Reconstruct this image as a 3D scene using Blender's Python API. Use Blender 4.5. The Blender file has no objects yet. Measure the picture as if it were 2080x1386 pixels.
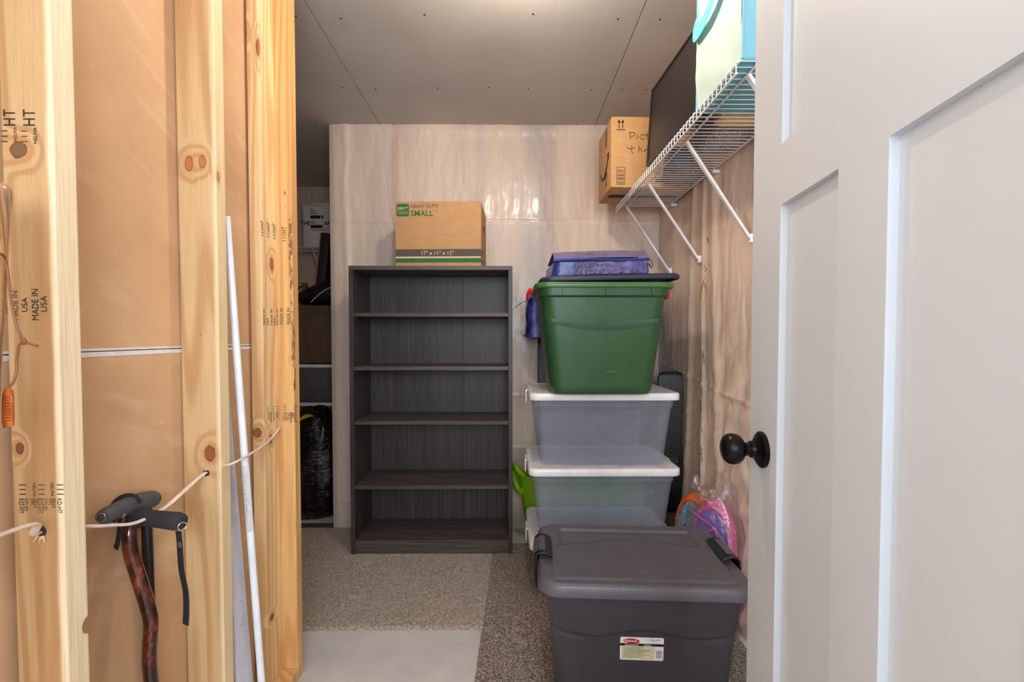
import bpy, bmesh, math, random
from mathutils import Vector, Matrix, noise
R = math.radians
F, EYE, FL = 924.0, 1.08, -.0140
col = bpy.context.scene.collection
rnd = random.Random(7)

def px(x, y, Y):                       # image point at depth Y -> world
    return Vector(((x-1033)/F*Y, Y, EYE-(y-683)/F*Y))
def on_x(x, y, X):                     # image point on the plane x = X
    return px(x, y, X*F/(x-1033))
def on_z(x, y, Z):                     # image point on the level Z
    return px(x, y, (EYE-Z)*F/(y-683))
def lin(c):
    c = [v/255.0 for v in c[:3]]
    return tuple([(v/12.92 if v <= .04045 else ((v+.055)/1.055)**2.4) for v in c])+(1.0,)

# ------------------------------------------------------------------ materials
class NT:
    def __init__(s, name):
        s.m = bpy.data.materials.new(name); s.m.use_nodes = True
        s.t = s.m.node_tree; s.t.nodes.clear()
        s.out = s.t.nodes.new('ShaderNodeOutputMaterial')
    def n(s, typ, ins=None, **kw):
        nd = s.t.nodes.new(typ)
        for k, v in kw.items(): setattr(nd, k, v)
        for k, v in (ins or {}).items():
            sock = nd.inputs[k]
            if isinstance(v, bpy.types.NodeSocket): s.t.links.new(v, sock)
            else: sock.default_value = v
        return nd
    def pos(s): return s.n('ShaderNodeNewGeometry').outputs['Position']
    def obj(s): return s.n('ShaderNodeTexCoord').outputs['Object']
    def math(s, op, a, b=0.0, c=0.0, clamp=False):
        return s.n('ShaderNodeMath', {0: a, 1: b, 2: c}, operation=op, use_clamp=clamp).outputs[0]
    def vmul(s, v, k): return s.n('ShaderNodeVectorMath', {0: v, 1: k}, operation='MULTIPLY').outputs[0]
    def vsub(s, v, k): return s.n('ShaderNodeVectorMath', {0: v, 1: k}, operation='SUBTRACT').outputs[0]
    def vlen(s, v): return s.n('ShaderNodeVectorMath', {0: v}, operation='LENGTH').outputs['Value']
    def noise(s, v, scale=5.0, detail=3.0, rough=.5, dist=0.0):
        return s.n('ShaderNodeTexNoise', {'Vector': v, 'Scale': scale, 'Detail': detail, 'Roughness': rough, 'Distortion': dist}).outputs['Fac']
    def ramp(s, f, stops, interp='LINEAR'):
        r = s.n('ShaderNodeValToRGB', {'Fac': f}); cr = r.color_ramp; cr.interpolation = interp
        while len(cr.elements) < len(stops): cr.elements.new(.5)
        for e, (p, c) in zip(cr.elements, stops): e.position = p; e.color = c
        return r.outputs['Color']
    def rng(s, v, a, b, c=0.0, d=1.0, smooth=True):
        return s.n('ShaderNodeMapRange', {0: v, 1: a, 2: b, 3: c, 4: d}, interpolation_type='SMOOTHSTEP' if smooth else 'LINEAR').outputs[0]
    def mix(s, f, a, b, mode='MIX'):
        m = s.n('ShaderNodeMix', data_type='RGBA', blend_type=mode)
        for i, v in ((0, f), (6, a), (7, b)):
            if isinstance(v, bpy.types.NodeSocket): s.t.links.new(v, m.inputs[i])
            else: m.inputs[i].default_value = v
        return m.outputs[2]
    def bump(s, h, strength=.3, dist=.002):
        return s.n('ShaderNodeBump', {'Height': h, 'Strength': strength, 'Distance': dist}).outputs[0]
    def pbr(s, color, rough=.5, normal=None, **kw):
        ins = {'Base Color': color, 'Roughness': rough}
        if normal is not None: ins['Normal'] = normal
        ins.update({k.replace('_', ' '): v for k, v in kw.items()})
        return s.n('ShaderNodeBsdfPrincipled', ins).outputs[0]
    def done(s, sh):
        s.t.links.new(sh, s.out.inputs[0]); return s.m

def plain(name, c, rough=.5, vary=.06, scale=60, bump=0.0, bd=.001, **kw):
    t = NT(name); p = t.pos()
    f = t.noise(p, scale, 3)
    base = lin(c) if max(c) > 1 else tuple(c)+(1.0,)
    dk = tuple(v*(1-vary*2) for v in base[:3])+(1.0,); lt = tuple(min(1, v*(1+vary)) for v in base[:3])+(1.0,)
    cc = t.ramp(f, [(.3, dk), (.7, lt)])
    nm = t.bump(t.noise(p, scale*6, 2), bump, bd) if bump else None
    return t.done(t.pbr(cc, rough, nm, **kw))

def wood(name, light, dark, knots=(), seed=0.0, rough=.55, k=13.0, marks=(), sx=9.0, lit_edge=None):
    """long-grained pine; knots = (centre, radius, z radius, colour)"""
    t = NT(name); p = t.pos()
    v = t.n('ShaderNodeVectorMath', {0: t.vmul(p, (sx, sx, .55)), 1: (seed*3.1, seed*1.7, seed)}, operation='ADD').outputs[0]
    f = t.noise(v, 1.0, 1.5, .4)
    masks = []
    for (c, r, rz, kc) in knots:
        d = t.vlen(t.vmul(t.vsub(p, tuple(c)), (1/r, 1/r, 1/rz)))
        f = t.math('ADD', f, t.math('MULTIPLY', t.rng(d, 3.8, .5), .16))
        masks.append((d, kc))
    g = t.math('SINE', t.math('MULTIPLY', f, k*6.28))
    g = t.rng(g, -.6, 1.0)
    fine = t.noise(t.vmul(p, (420, 420, 9)), 1.0, 3, .6)
    blotch = t.noise(t.vmul(p, (6, 6, 1.6)), 1.0, 2)
    c = t.mix(t.math('MULTIPLY', g, .55), lin(light), lin(dark))
    if lit_edge:                             # room-side edge painted paler: brighter light put into the board's colour
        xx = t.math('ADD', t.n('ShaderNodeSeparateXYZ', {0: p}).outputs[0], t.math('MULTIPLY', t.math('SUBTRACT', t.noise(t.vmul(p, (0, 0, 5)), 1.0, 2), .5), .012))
        c = t.mix(t.math('MULTIPLY', t.rng(xx, XL-.012, XL-.004), .8), c, lin(lit_edge))
    c = t.mix(t.math('MULTIPLY', t.rng(fine, .35, .75), .28), c, lin(dark))
    c = t.mix(t.math('MULTIPLY', t.rng(blotch, .5, .75), .25), c, lin((232, 178, 110)))
    for d, kc in masks:
        c = t.mix(t.math('MULTIPLY', t.rng(d, 2.6, .9), .45), c, lin((196, 128, 66)))
        dd = t.math('ADD', d, t.math('MULTIPLY', t.math('SUBTRACT', t.noise(p, 130, 2), .5), .5))
        c = t.mix(t.math('MULTIPLY', t.rng(dd, 1.06, .86), .85), c, lin(kc))
        c = t.mix(t.math('MULTIPLY', t.math('MULTIPLY', t.rng(dd, 1.1, .98), t.rng(dd, .8, .92)), .6), c, lin([q*.45 for q in kc]))
    for (c0, hs, mc, th) in marks:      # box masks of ragged dark bark / pitch
        q = t.n('ShaderNodeVectorMath', {0: t.vmul(t.vsub(p, tuple(c0)), tuple(1/h for h in hs))}, operation='ABSOLUTE').outputs[0]
        sp = t.n('ShaderNodeSeparateXYZ', {0: q})
        mx = t.math('MAXIMUM', t.math('MAXIMUM', sp.outputs[0], sp.outputs[1]), sp.outputs[2])
        inside = t.rng(mx, 1.0, .75)
        nz = t.noise(t.vmul(p, (130, 130, 34)), 1.0, 3, .65)
        c = t.mix(t.math('MULTIPLY', t.math('MULTIPLY', inside, t.rng(nz, th, th+.06)), .85), c, lin(mc))
    nm = t.bump(fine, .12, .001)
    return t.done(t.pbr(c, rough, nm))

def poly(name, base, warm, grey, seedv=0.0, rough=.42, coat=.22, bands=(), vert=True):
    t = NT(name); p = t.pos()
    big = t.noise(t.vmul(p, (3.2, 3.2, .8)), 1.0, 2)
    c = t.ramp(big, [(.3, lin(grey)), (.5, lin(base)), (.72, lin(warm))])
    for (X, w, bc, s) in bands:         # framing seen dimly through the sheet
        sx = t.n('ShaderNodeSeparateXYZ', {0: p}).outputs[0]
        d = t.math('ABSOLUTE', t.math('SUBTRACT', sx, X))
        c = t.mix(t.math('MULTIPLY', t.rng(d, w, w*.3), s), c, lin(bc))
    cr = t.n('ShaderNodeTexVoronoi', {'Vector': t.n('ShaderNodeVectorMath', {0: t.vmul(p, (14, 14, 5)), 1: t.n('ShaderNodeTexNoise', {'Vector': t.vmul(p, (6, 6, 3)), 'Scale': 1.0}).outputs['Color']}, operation='ADD').outputs[0], 'Scale': 1.0}, feature='DISTANCE_TO_EDGE').outputs['Distance']
    h = t.math('ADD', t.math('MULTIPLY', t.rng(cr, 0, .25), .6), t.math('MULTIPLY', t.noise(t.vmul(p, (45, 45, 9)), 1.0, 4, .6, .6), .9))
    nm = t.bump(h, .32, .006)
    return t.done(t.pbr(c, rough, nm, Coat_Weight=coat, Coat_Roughness=.16, Specular_IOR_Level=.5))

def carpet(name, a, b, c3):
    t = NT(name); p = t.pos()
    f = t.noise(p, 150, 3, .8); g = t.noise(p, 7, 2)
    c = t.ramp(f, [(.40, lin(a)), (.5, lin(b)), (.61, lin(c3))])
    c = t.mix(t.math('MULTIPLY', t.rng(g, .35, .7), .3), c, lin(b))
    return t.done(t.pbr(c, .95, t.bump(t.noise(p, 320, 3, .7), .8, .004), Sheen_Weight=.2))

def laminate(name):
    t = NT(name); p = t.pos()
    f = t.noise(t.vmul(p, (130, 130, 3.0)), 1.0, 4, .6)
    g = t.noise(t.vmul(p, (16, 16, .6)), 1.0, 2)
    c = t.ramp(f, [(.3, lin((44, 37, 35))), (.55, lin((68, 59, 55))), (.75, lin((92, 82, 77)))])
    c = t.mix(t.math('MULTIPLY', t.rng(g, .35, .7), .35), c, lin((48, 42, 41)))
    return t.done(t.pbr(c, .45, t.bump(f, .1, .0006)))
def laminate_h(name):
    t = NT(name); p = t.pos()
    f = t.noise(t.vmul(p, (3.0, 130, 130)), 1.0, 4, .6)
    c = t.ramp(f, [(.3, lin((56, 47, 43))), (.55, lin((84, 73, 67))), (.75, lin((106, 95, 88)))])
    return t.done(t.pbr(c, .45, t.bump(f, .1, .0006)))

def plastic(name, c, rough=.38, bump=.08, scale=900):
    t = NT(name); p = t.pos()
    f = t.noise(p, 14, 3)
    l = lin(c); cc = t.ramp(f, [(.3, tuple(v*.9 for v in l[:3])+(1,)), (.7, tuple(min(1, v*1.08) for v in l[:3])+(1,))])
    return t.done(t.pbr(cc, rough, t.bump(t.noise(p, scale, 2), bump, .0006)))

def clearplastic(name, tint, alpha, rough=.3):
    t = NT(name); p = t.pos()
    tr = t.n('ShaderNodeBsdfTransparent', {0: (.93, .95, .97, 1)}).outputs[0]
    df = t.n('ShaderNodeBsdfDiffuse', {0: lin(tint)}).outputs[0]
    tl = t.n('ShaderNodeBsdfTranslucent', {0: lin(tint)}).outputs[0]
    body = t.n('ShaderNodeMixShader', {0: .4, 1: df, 2: tl}).outputs[0]
    gl = t.n('ShaderNodeBsdfGlossy', {0: (1, 1, 1, 1), 'Roughness': rough}).outputs[0]
    body = t.n('ShaderNodeMixShader', {0: .07, 1: body, 2: gl}).outputs[0]
    sc = t.math('ADD', alpha, t.math('MULTIPLY', t.math('SUBTRACT', t.noise(p, 20, 3), .5), .1))
    return t.done(t.n('ShaderNodeMixShader', {0: sc, 1: tr, 2: body}).outputs[0])

def film(name):
    t = NT(name); p = t.pos()
    nm = t.bump(t.noise(p, 45, 4, .6, 1.0), .9, .008)
    tr = t.n('ShaderNodeBsdfTransparent', {0: (.97, .96, .97, 1)}).outputs[0]
    gl = t.n('ShaderNodeBsdfGlossy', {0: (1, 1, 1, 1), 'Roughness': .12, 'Normal': nm}).outputs[0]
    return t.done(t.n('ShaderNodeMixShader', {0: .28, 1: tr, 2: gl}).outputs[0])

M = {}
M['ink'] = plain('printed_ink', (40, 34, 30), .8)
M['ink_brown'] = plain('faded_ink', (92, 70, 44), .85)
M['white_plastic'] = plastic('white_plastic', (240, 238, 240), .35)
M['pvc'] = plastic('pvc_white', (238, 240, 248), .25)
M['pvc2'] = plastic('vinyl_pale_grey', (206, 204, 214), .45)
M['black'] = plastic('black_plastic', (22, 22, 25), .4)
M['foam'] = plain('black_foam', (44, 44, 48), .92, bump=.5, bd=.001, scale=120)
M['rubber'] = plain('grey_rubber', (74, 76, 84), .6)
M['webbing'] = plain('black_webbing', (18, 18, 22), .8, scale=300)
M['white_wire'] = plastic('white_wire', (226, 226, 228), .3)
M['cable'] = plain('white_cable', (232, 216, 206), .5)
M['door'] = plain('door_paint', (210, 219, 228), .38, vary=.008, scale=8, bump=.03)
M['bronze'] = plain('oiled_bronze', (30, 27, 27), .3, Metallic=.7, scale=14, vary=.3)
M['concrete'] = plain('concrete', (214, 206, 202), .75, vary=.05, scale=7, bump=.1)
M['chrome'] = plain('steel', (200, 198, 196), .2, Metallic=1.0)
M['darkint'] = plain('hole_shadow', (60, 40, 24), .9)
M['gyp'] = plain('gypsum_white', (232, 230, 232), .7)
M['leather'] = plain('cord_leather', (132, 84, 52), .6)
M['tag'] = plain('orange_leather', (196, 104, 44), .6, vary=.18, scale=120)
M['splinter'] = plain('splinter', (238, 204, 160), .8)

def drywall_paper():
    t = NT('drywall_paper'); p = t.pos()
    f = t.noise(p, 5, 3); s = t.noise(t.vmul(t.n('ShaderNodeVectorRotate', {'Vector': p, 'Angle': .45}, rotation_type='X_AXIS').outputs[0], (3, 5, 26)), 1.0, 3)
    c = t.ramp(f, [(.3, lin((196, 156, 118))), (.7, lin((214, 174, 134)))])
    c = t.mix(t.math('MULTIPLY', t.rng(s, .52, .74), .24), c, lin((226, 200, 176)))
    c = t.mix(t.math('MULTIPLY', t.rng(t.noise(p, 38, 4, .7), .66, .74), .45), c, lin((232, 214, 200)))
    return t.done(t.pbr(c, .8, t.bump(t.noise(p, 90, 3), .08, .001)))
M['paper'] = drywall_paper()
def ceil_mat():
    t = NT('grey_drywall'); p = t.pos()
    f = t.noise(p, 3, 3)
    c = t.ramp(f, [(.3, lin((192, 186, 180))), (.7, lin((204, 198, 192)))])
    s = t.noise(t.vmul(p, (30, 1.5, 1)), 1.0, 3)
    c = t.mix(t.math('MULTIPLY', t.rng(s, .62, .75), .15), c, lin((214, 208, 202)))
    return t.done(t.pbr(c, .85, t.bump(t.noise(p, 300, 2), .08, .0006)))
M['ceil'] = ceil_mat()
M['carpet_beige'] = carpet('carpet_beige', (134, 116, 100), (180, 162, 145), (216, 201, 184))
M['carpet_dark'] = carpet('carpet_dark', (74, 60, 50), (136, 116, 101), (206, 186, 168))
M['lam'] = laminate('dark_oak_laminate'); M['lamh'] = laminate_h('dark_oak_shelf')
def cardboard(name, c):
    t = NT(name); p = t.pos()
    f = t.noise(t.vmul(p, (20, 20, 60)), 1.0, 3)
    l = lin(c)
    cc = t.ramp(f, [(.3, tuple(v*.93 for v in l[:3])+(1,)), (.7, tuple(v*1.05 for v in l[:3])+(1,))])
    return t.done(t.pbr(cc, .75, t.bump(t.noise(t.vmul(p, (160, 160, 8)), 1, 1), .06, .001)))
M['card'] = cardboard('cardboard', (196, 148, 100)); M['card2'] = cardboard('cardboard_tan', (206, 158, 104))
M['cardw'] = cardboard('cardboard_white', (226, 220, 220))

# ------------------------------------------------------------------ objects
def tag(o, label=None, cat=None, group=None, kind=None):
    if label: o['label'] = label
    if cat: o['category'] = cat
    if group: o['group'] = group
    if kind: o['kind'] = kind
    return o
def empty(name, loc, label, cat, rz=0.0, group=None, kind=None):
    o = bpy.data.objects.new(name, None); col.objects.link(o)
    o.empty_display_size = .05
    o.location = loc; o.rotation_euler = (0, 0, rz)
    return tag(o, label, cat, group, kind)

class MB:
    def __init__(s): s.bm = bmesh.new()
    def box(s, x0, x1, y0, y1, z0, z1, mat=None, bevel=0.0, seg=2):
        b = bmesh.new()
        bmesh.ops.create_cube(b, size=1.0)
        for v in b.verts:
            v.co = Vector(((x0+x1)/2+v.co.x*(x1-x0), (y0+y1)/2+v.co.y*(y1-y0), (z0+z1)/2+v.co.z*(z1-z0)))
        if bevel: bmesh.ops.bevel(b, geom=list(b.edges), offset=bevel, segments=seg, affect='EDGES', profile=.5)
        if mat: b.transform(mat)
        me = bpy.data.meshes.new('t'); b.to_mesh(me); s.bm.from_mesh(me); bpy.data.meshes.remove(me); b.free()
        return s
    def rings(s, rings, cap0=True, cap1=True, closed=True):
        vs = [[s.bm.verts.new(p) for p in r] for r in rings]
        n = len(rings[0]); m = n if closed else n-1
        for a, b in zip(vs[:-1], vs[1:]):
            for i in range(m):
                j = (i+1) % n
                s.bm.faces.new((a[i], a[j], b[j], b[i]))
        if cap0: s.bm.faces.new(list(reversed(vs[0])))
        if cap1: s.bm.faces.new(vs[-1])
        return s
    def tube(s, pts, r, seg=10, flat=1.0, caps=True, up=None):
        pts = [Vector(p) for p in pts]; n = len(pts); rr = r if isinstance(r, (list, tuple)) else [r]*n
        prev = None; rings = []
        for i, p in enumerate(pts):
            d = (pts[min(i+1, n-1)]-pts[max(i-1, 0)]).normalized()
            if prev is None:
                u = Vector(up) if up else (Vector((0, 0, 1)) if abs(d.z) < .9 else Vector((1, 0, 0)))
            else: u = prev
            u = (u-d*u.dot(d)).normalized(); prev = u
            w = d.cross(u)
            rings.append([p+(w*math.cos(a)+u*math.sin(a)*flat)*rr[i] for a in [2*math.pi*k/seg for k in range(seg)]])
        return s.rings(rings, caps, caps)
    def lathe(s, prof, mat=None, seg=28):
        rs = []
        for (r, z) in prof:
            rs.append([(mat or Matrix()) @ Vector((r*math.cos(a), r*math.sin(a), z)) for a in [2*math.pi*k/seg for k in range(seg)]])
        return s.rings(rs)
    def prism(s, outline, d0, d1, axis='y', mat=None):
        def f(a, b, d):
            v = {'y': Vector((a, d, b)), 'x': Vector((d, a, b)), 'z': Vector((a, b, d))}[axis]
            return mat @ v if mat else v
        s.rings([[f(a, b, d0) for a, b in outline], [f(a, b, d1) for a, b in outline]]); return s
    def grid(s, nu, nv, f, flip=False):
        vs = [[s.bm.verts.new(f(i/nu, j/nv)) for j in range(nv+1)] for i in range(nu+1)]
        for i in range(nu):
            for j in range(nv):
                q = (vs[i][j], vs[i+1][j], vs[i+1][j+1], vs[i][j+1])
                s.bm.faces.new(tuple(reversed(q)) if flip else q)
        return s
    def build(s, name, mat, parent=None, smooth=True, local=False, bevel=0.0, angle=40, origin=None, normals=True):
        if normals: bmesh.ops.recalc_face_normals(s.bm, faces=s.bm.faces)
        me = bpy.data.meshes.new(name); s.bm.to_mesh(me); s.bm.free()
        if smooth:
            me.polygons.foreach_set('use_smooth', [True]*len(me.polygons))
            me.set_sharp_from_angle(angle=R(angle))
        me.materials.append(M[mat] if isinstance(mat, str) else mat)
        o = bpy.data.objects.new(name, me); col.objects.link(o)
        if parent is not None:
            if not local: me.transform(chain(parent).inverted())
            o.parent = parent
        elif not local:
            if origin is None:
                xs = [v.co for v in me.vertices]
                origin = Vector(((min(v.x for v in xs)+max(v.x for v in xs))/2, (min(v.y for v in xs)+max(v.y for v in xs))/2, min(v.z for v in xs)))
            me.transform(Matrix.Translation(-Vector(origin))); o.location = origin
        if bevel:
            md = o.modifiers.new('bevel', 'BEVEL'); md.width = bevel; md.segments = 2; md.limit_method = 'ANGLE'; md.angle_limit = R(40)
        return o
def chain(o):
    m = Matrix()
    while o is not None:
        m = (Matrix.Translation(o.location) @ o.rotation_euler.to_matrix().to_4x4()) @ m; o = o.parent
    return m

def text(body, size, mat, parent, at, right, up, name='lettering', align='LEFT', shear=0.0, squeeze=1.0, bold=0.0, spacing=1.0):
    cu = bpy.data.curves.new('t', 'FONT'); cu.body = body; cu.size = size; cu.align_x = align; cu.align_y = 'BOTTOM_BASELINE'
    cu.shear = shear; cu.offset = bold; cu.space_character = spacing; cu.resolution_u = 3
    to = bpy.data.objects.new('t', cu); col.objects.link(to)
    dg = bpy.context.evaluated_depsgraph_get()
    me = bpy.data.meshes.new_from_object(to.evaluated_get(dg))
    bpy.data.objects.remove(to); bpy.data.curves.remove(cu)
    r = Vector(right).normalized(); u = Vector(up).normalized(); nn = r.cross(u)
    m = Matrix((r*squeeze, u, nn)).transposed().to_4x4(); m.translation = Vector(at)
    me.transform(m)
    if parent is not None: me.transform(chain(parent).inverted())
    me.name = name; me.materials.clear(); me.materials.append(M[mat] if isinstance(mat, str) else mat)
    o = bpy.data.objects.new(name, me); col.objects.link(o); o.parent = parent
    return o
def patch(pts, mat, parent, name, local=False):      # printed area / sticker lying on a surface, ordered corner points
    b = MB(); b.bm.faces.new([b.bm.verts.new(p) for p in pts])
    return b.build(name, mat, parent, smooth=False, local=local, normals=False)
def rrect(w, d, r, n=6, cx=0, cy=0):                 # rounded rectangle, counter-clockwise
    r = min(r, w/2-.0005, d/2-.0005); pts = []
    for sx, sy, a0 in ((1, 1, 0), (-1, 1, 90), (-1, -1, 180), (1, -1, 270)):
        for k in range(n+1):
            a = R(a0+90*k/n)
            pts.append((cx+sx*(w/2-r)+r*math.cos(a), cy+sy*(d/2-r)+r*math.sin(a)))
    return pts
def ring(w, d, r, z, cx=0, cy=0, n=6): return [Vector((x, y, z)) for x, y in rrect(w, d, r, n, cx, cy)]
def sst(a, b, x):
    t = max(0, min(1, (x-a)/(b-a))); return t*t*(3-2*t)
def fbm(x, y, z, o=3): return noise.fractal(Vector((x, y, z)), 1.0, 2.0, o)

# ================================================================== the setting
XL, XD, XR, YB, HC = -.668, -.757, .857, 2.57, 2.251
YBp = 1.418
YF = 3.63
# floor
b = MB(); b.box(-2.3, 1.2, -1.6, YF+.1, -.12, FL)
o = b.build('floor', 'concrete', smooth=False); tag(o, kind='structure')
# ceiling: four foot sheets with fine open joints under the framing board
b = MB()
g = .0016; s1, s2, yc = -.712, .481, 2.18
for x0, x1 in ((-2.3, s1), (s1, s2)): b.box(x0+g, x1-g, -1.6, YF+.1, HC, HC+.013)
b.box(s2+g, 1.2, -1.6, yc-g*.6, HC, HC+.013); b.box(s2+g, 1.2, yc+g*.6, YF+.1, HC, HC+.013)
b.box(-2.3, 1.2, -1.6, YF+.1, HC+.014, HC+.1)
ceil = b.build('ceiling', 'ceil', smooth=False); tag(ceil, kind='structure')
for (x, y) in ((611, 49), (700, 52), (866, 43.6), (1082, 41), (1251, 50), (1335, 50.6), (606, 190), (702, 187), (768, 190), (891, 188),
               (994, 185), (1073, 188), (1198.6, 190), (1260, 189), (1309, 189), (802, 259), (944, 259), (1169, 258), (648, 272)):
    c = on_z(x, y, HC)
    MB().lathe([(.0035, HC-.0012), (.0035, HC+.002), (.001, HC+.002)], Matrix.Translation((c.x, c.y, 0)), 10).build('screw', 'ink', ceil)
c = Vector((.03, 1.28, HC))
fx = empty('ceiling_lamp', (c.x, c.y, HC-.05), 'bare bulb in a white lampholder on the grey ceiling', 'lamp')
MB().lathe([(.052, HC), (.052, HC-.012), (.03, HC-.03), (.022, HC-.045), (.001, HC-.045)], Matrix.Translation((c.x, c.y, 0))).build('lampholder', 'white_plastic', fx)
t = NT('lit_bulb')
M['bulb'] = t.done(t.n('ShaderNodeEmission', {0: (1.0, .87, .73, 1), 1: 440.0}).outputs[0])
MB().lathe([(.012, HC-.045), (.014, HC-.06), (.026, HC-.082), (.03, HC-.10), (.026, HC-.118), (.014, HC-.128), (.002, HC-.131)], Matrix.Translation((c.x, c.y, 0)), 16).build('bulb', 'bulb', fx)

# left wall: brown paper back of drywall, in two sheets with white cut edges at the joint
JZ = 1.052
b = MB(); b.box(XD-.0127, XD, -1.6, YBp, JZ+.0045, HC-.001); b.box(XD-.0127, XD, -1.6, YBp, FL+.0008, JZ-.0065)
b.box(XD-.03, XD-.0128, -1.6, YBp, FL+.0008, HC-.001)
wl = b.build('wall_left', 'paper', smooth=False); tag(wl, kind='structure')
b = MB(); b.box(XD-.011, XD+.0008, -1.6, YBp-.001, JZ+.0006, JZ+.0052, bevel=.0006, seg=1); b.box(XD-.011, XD+.0012, -1.6, YBp-.001, JZ-.0105, JZ-.0012, bevel=.0006, seg=1)
b.build('joint_tape', 'gyp', wl)

M['poly_back'] = poly('poly_sheet_back', (216, 194, 176), (228, 206, 184), (186, 174, 166), bands=((-.63, .035, (196, 150, 130), .5), (-.16, .05, (176, 158, 168), .25), (.22, .07, (168, 152, 160), .35), (-.99, .03, (150, 130, 130), .4)))
M['poly_right'] = poly('poly_sheet_right', (226, 203, 184), (232, 204, 176), (206, 186, 174), rough=.42, coat=.15)
M['poly_dim'] = poly('poly_sheet_far', (216, 194, 176), (222, 200, 180), (196, 180, 168), rough=.35, coat=.2)
def ridge(x, c, w): return math.exp(-((x-c)/w)**2)
# back wall: a solid projecting bay, front dressed in poly sheet
XE = -.993
def fb(u, v):
    x = XE+u*(XR+.02-XE); z = FL+v*(HC-FL)
    d = .006*fbm(x*4, 0, z*1.1)+.0018*fbm(x*14+3, 1, z*2.6)+.0008*fbm(x*30, 2, z*14)
    for zz, a in ((.749, .004), (.454, .005), (.143, .004), (1.72, .004)):
        d += a*ridge(z+.01*fbm(x*4, 7, zz), zz, .006)
    d += .006*ridge(x+.01*fbm(z*3, 3, 1), -.905, .02)*sst(.2, 1.4, z)
    d += .01*ridge(z, HC-.03, .03)*(.5+.5*fbm(x*14, 4, 1))
    d *= sst(0, .03, u)*(1-sst(.985, 1, u))
    return Vector((x, YB-.012-d, z))
b = MB(); b.grid(260, 230, fb, flip=True)
b.box(XE, 1.1, YB-.004, YF, FL+.0008, HC-.001)
wb = b.build('wall_back', 'poly_back', normals=False, angle=60); tag(wb, kind='structure')
# right wall
def fr(u, v):
    y = -.2+u*(YB+.01+.2); z = FL+v*(HC-FL)
    low = 1-sst(.3, 1.5, z)
    d = .014+.009*fbm(y*3.0, 0, z*.7)+.0036*fbm(y*7+2*z*.15, 1, z*1.0)+.0022*fbm(y*18, 2, z*2.2)
    d += .012*ridge(y+.012*fbm(z*2.3, 5, 0), 1.95, .016)+.010*ridge(y-.05*(z-1.0), 1.83, .03)+.012*ridge(y+.06*(z-.9), 2.12, .03)
    # diagonal pull creases in the lower part, fanning from the stapled stud
    q = (z-.55)-(1.9-y)*.75; d += low*(.010*math.sin(q*34+2.5*fbm(y*4, z*4, 0))*(1-sst(1.75, 1.98, y))+.006*fbm(q*22, (y+z)*3, 4))
    d += .005*ridge(z-.10*(y-1.5), .83, .006)*sst(1.2, 1.4, y)
    return Vector((XR-max(.001, d), y, z))
b = MB(); b.grid(330, 260, fr)
b.box(XR+.004, XR+.12, -1.6, YF, FL+.0008, HC-.001)
b.box(XR-.003, XR+.004, -.2, YB, FL+.0008, HC-.001)
wr = b.build('wall_right', 'poly_right', normals=False, angle=60); tag(wr, kind='structure')
# far and side walls of the recess on the left, and the partition closing the stud wall's far side
def ff(u, v):
    x = -2.25+u*(XE+2.25+.01); z = FL+v*(HC-FL)
    return Vector((x, YF-.01-.006*fbm(x*6, 0, z*1.2)-.003*fbm(x*22, 0, z*4), z))
b = MB(); b.grid(110, 130, ff, flip=True); b.box(-2.3, 1.1, YF+.001, YF+.1, FL+.0008, HC-.001)
o = b.build('wall_far', 'poly_dim', normals=False, angle=60); tag(o, kind='structure')
b = MB(); b.box(-2.3, -2.2, 1.34, YF, FL+.0008, HC-.001)
o = b.build('wall_recess', 'poly_dim', smooth=False); tag(o, kind='structure')
b = MB(); b.box(-2.2, XD-.034, 1.345, YBp, FL+.0008, HC-.001)
o = b.build('wall_partition', 'paper', smooth=False); tag(o, kind='structure')

# print marks and a torn tab on the folded edge of the right sheet
def stroke(mb, p0, right, up, pts, r): mb.tube([p0+right*a+up*c for a, c in pts], r, 5)
for (x, y, h) in ((1435, 725, 20), (1431, 825, 22), (1433, 873, 8), (1433, 923, 26), (1429, 970, 20), (1437, 545, 10), (1437, 580, 12), (1441, 488, 10)):
    p = on_x(x, y, XR-.03)
    mb = MB(); q = [p]
    zz = p.z+h/924*1.0; k = max(4, int(h/2.2))
    for i in range(k):
        t0 = i/(k-1); c = Vector((XR-.040, p.y+.010*(t0-.5)*-1+rnd.uniform(-.005, .005), zz-t0*h/924*2.0))
        mb.tube([c, c+Vector((0, rnd.uniform(-.006, .006), rnd.uniform(-.006, .004))), c+Vector((0, rnd.uniform(-.006, .006), -.004))], .0011, 5)
    mb.build('print_mark', 'ink', wr)
p = [on_x(1432, 560, XR-.045), on_x(1423, 585, XR-.055), on_x(1420, 617, XR-.05), on_x(1424, 612, XR-.04), on_x(1427, 585, XR-.04)]
patch(p, plain('torn_tab', (196, 140, 84), .6), wr, 'torn_flap')

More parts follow.
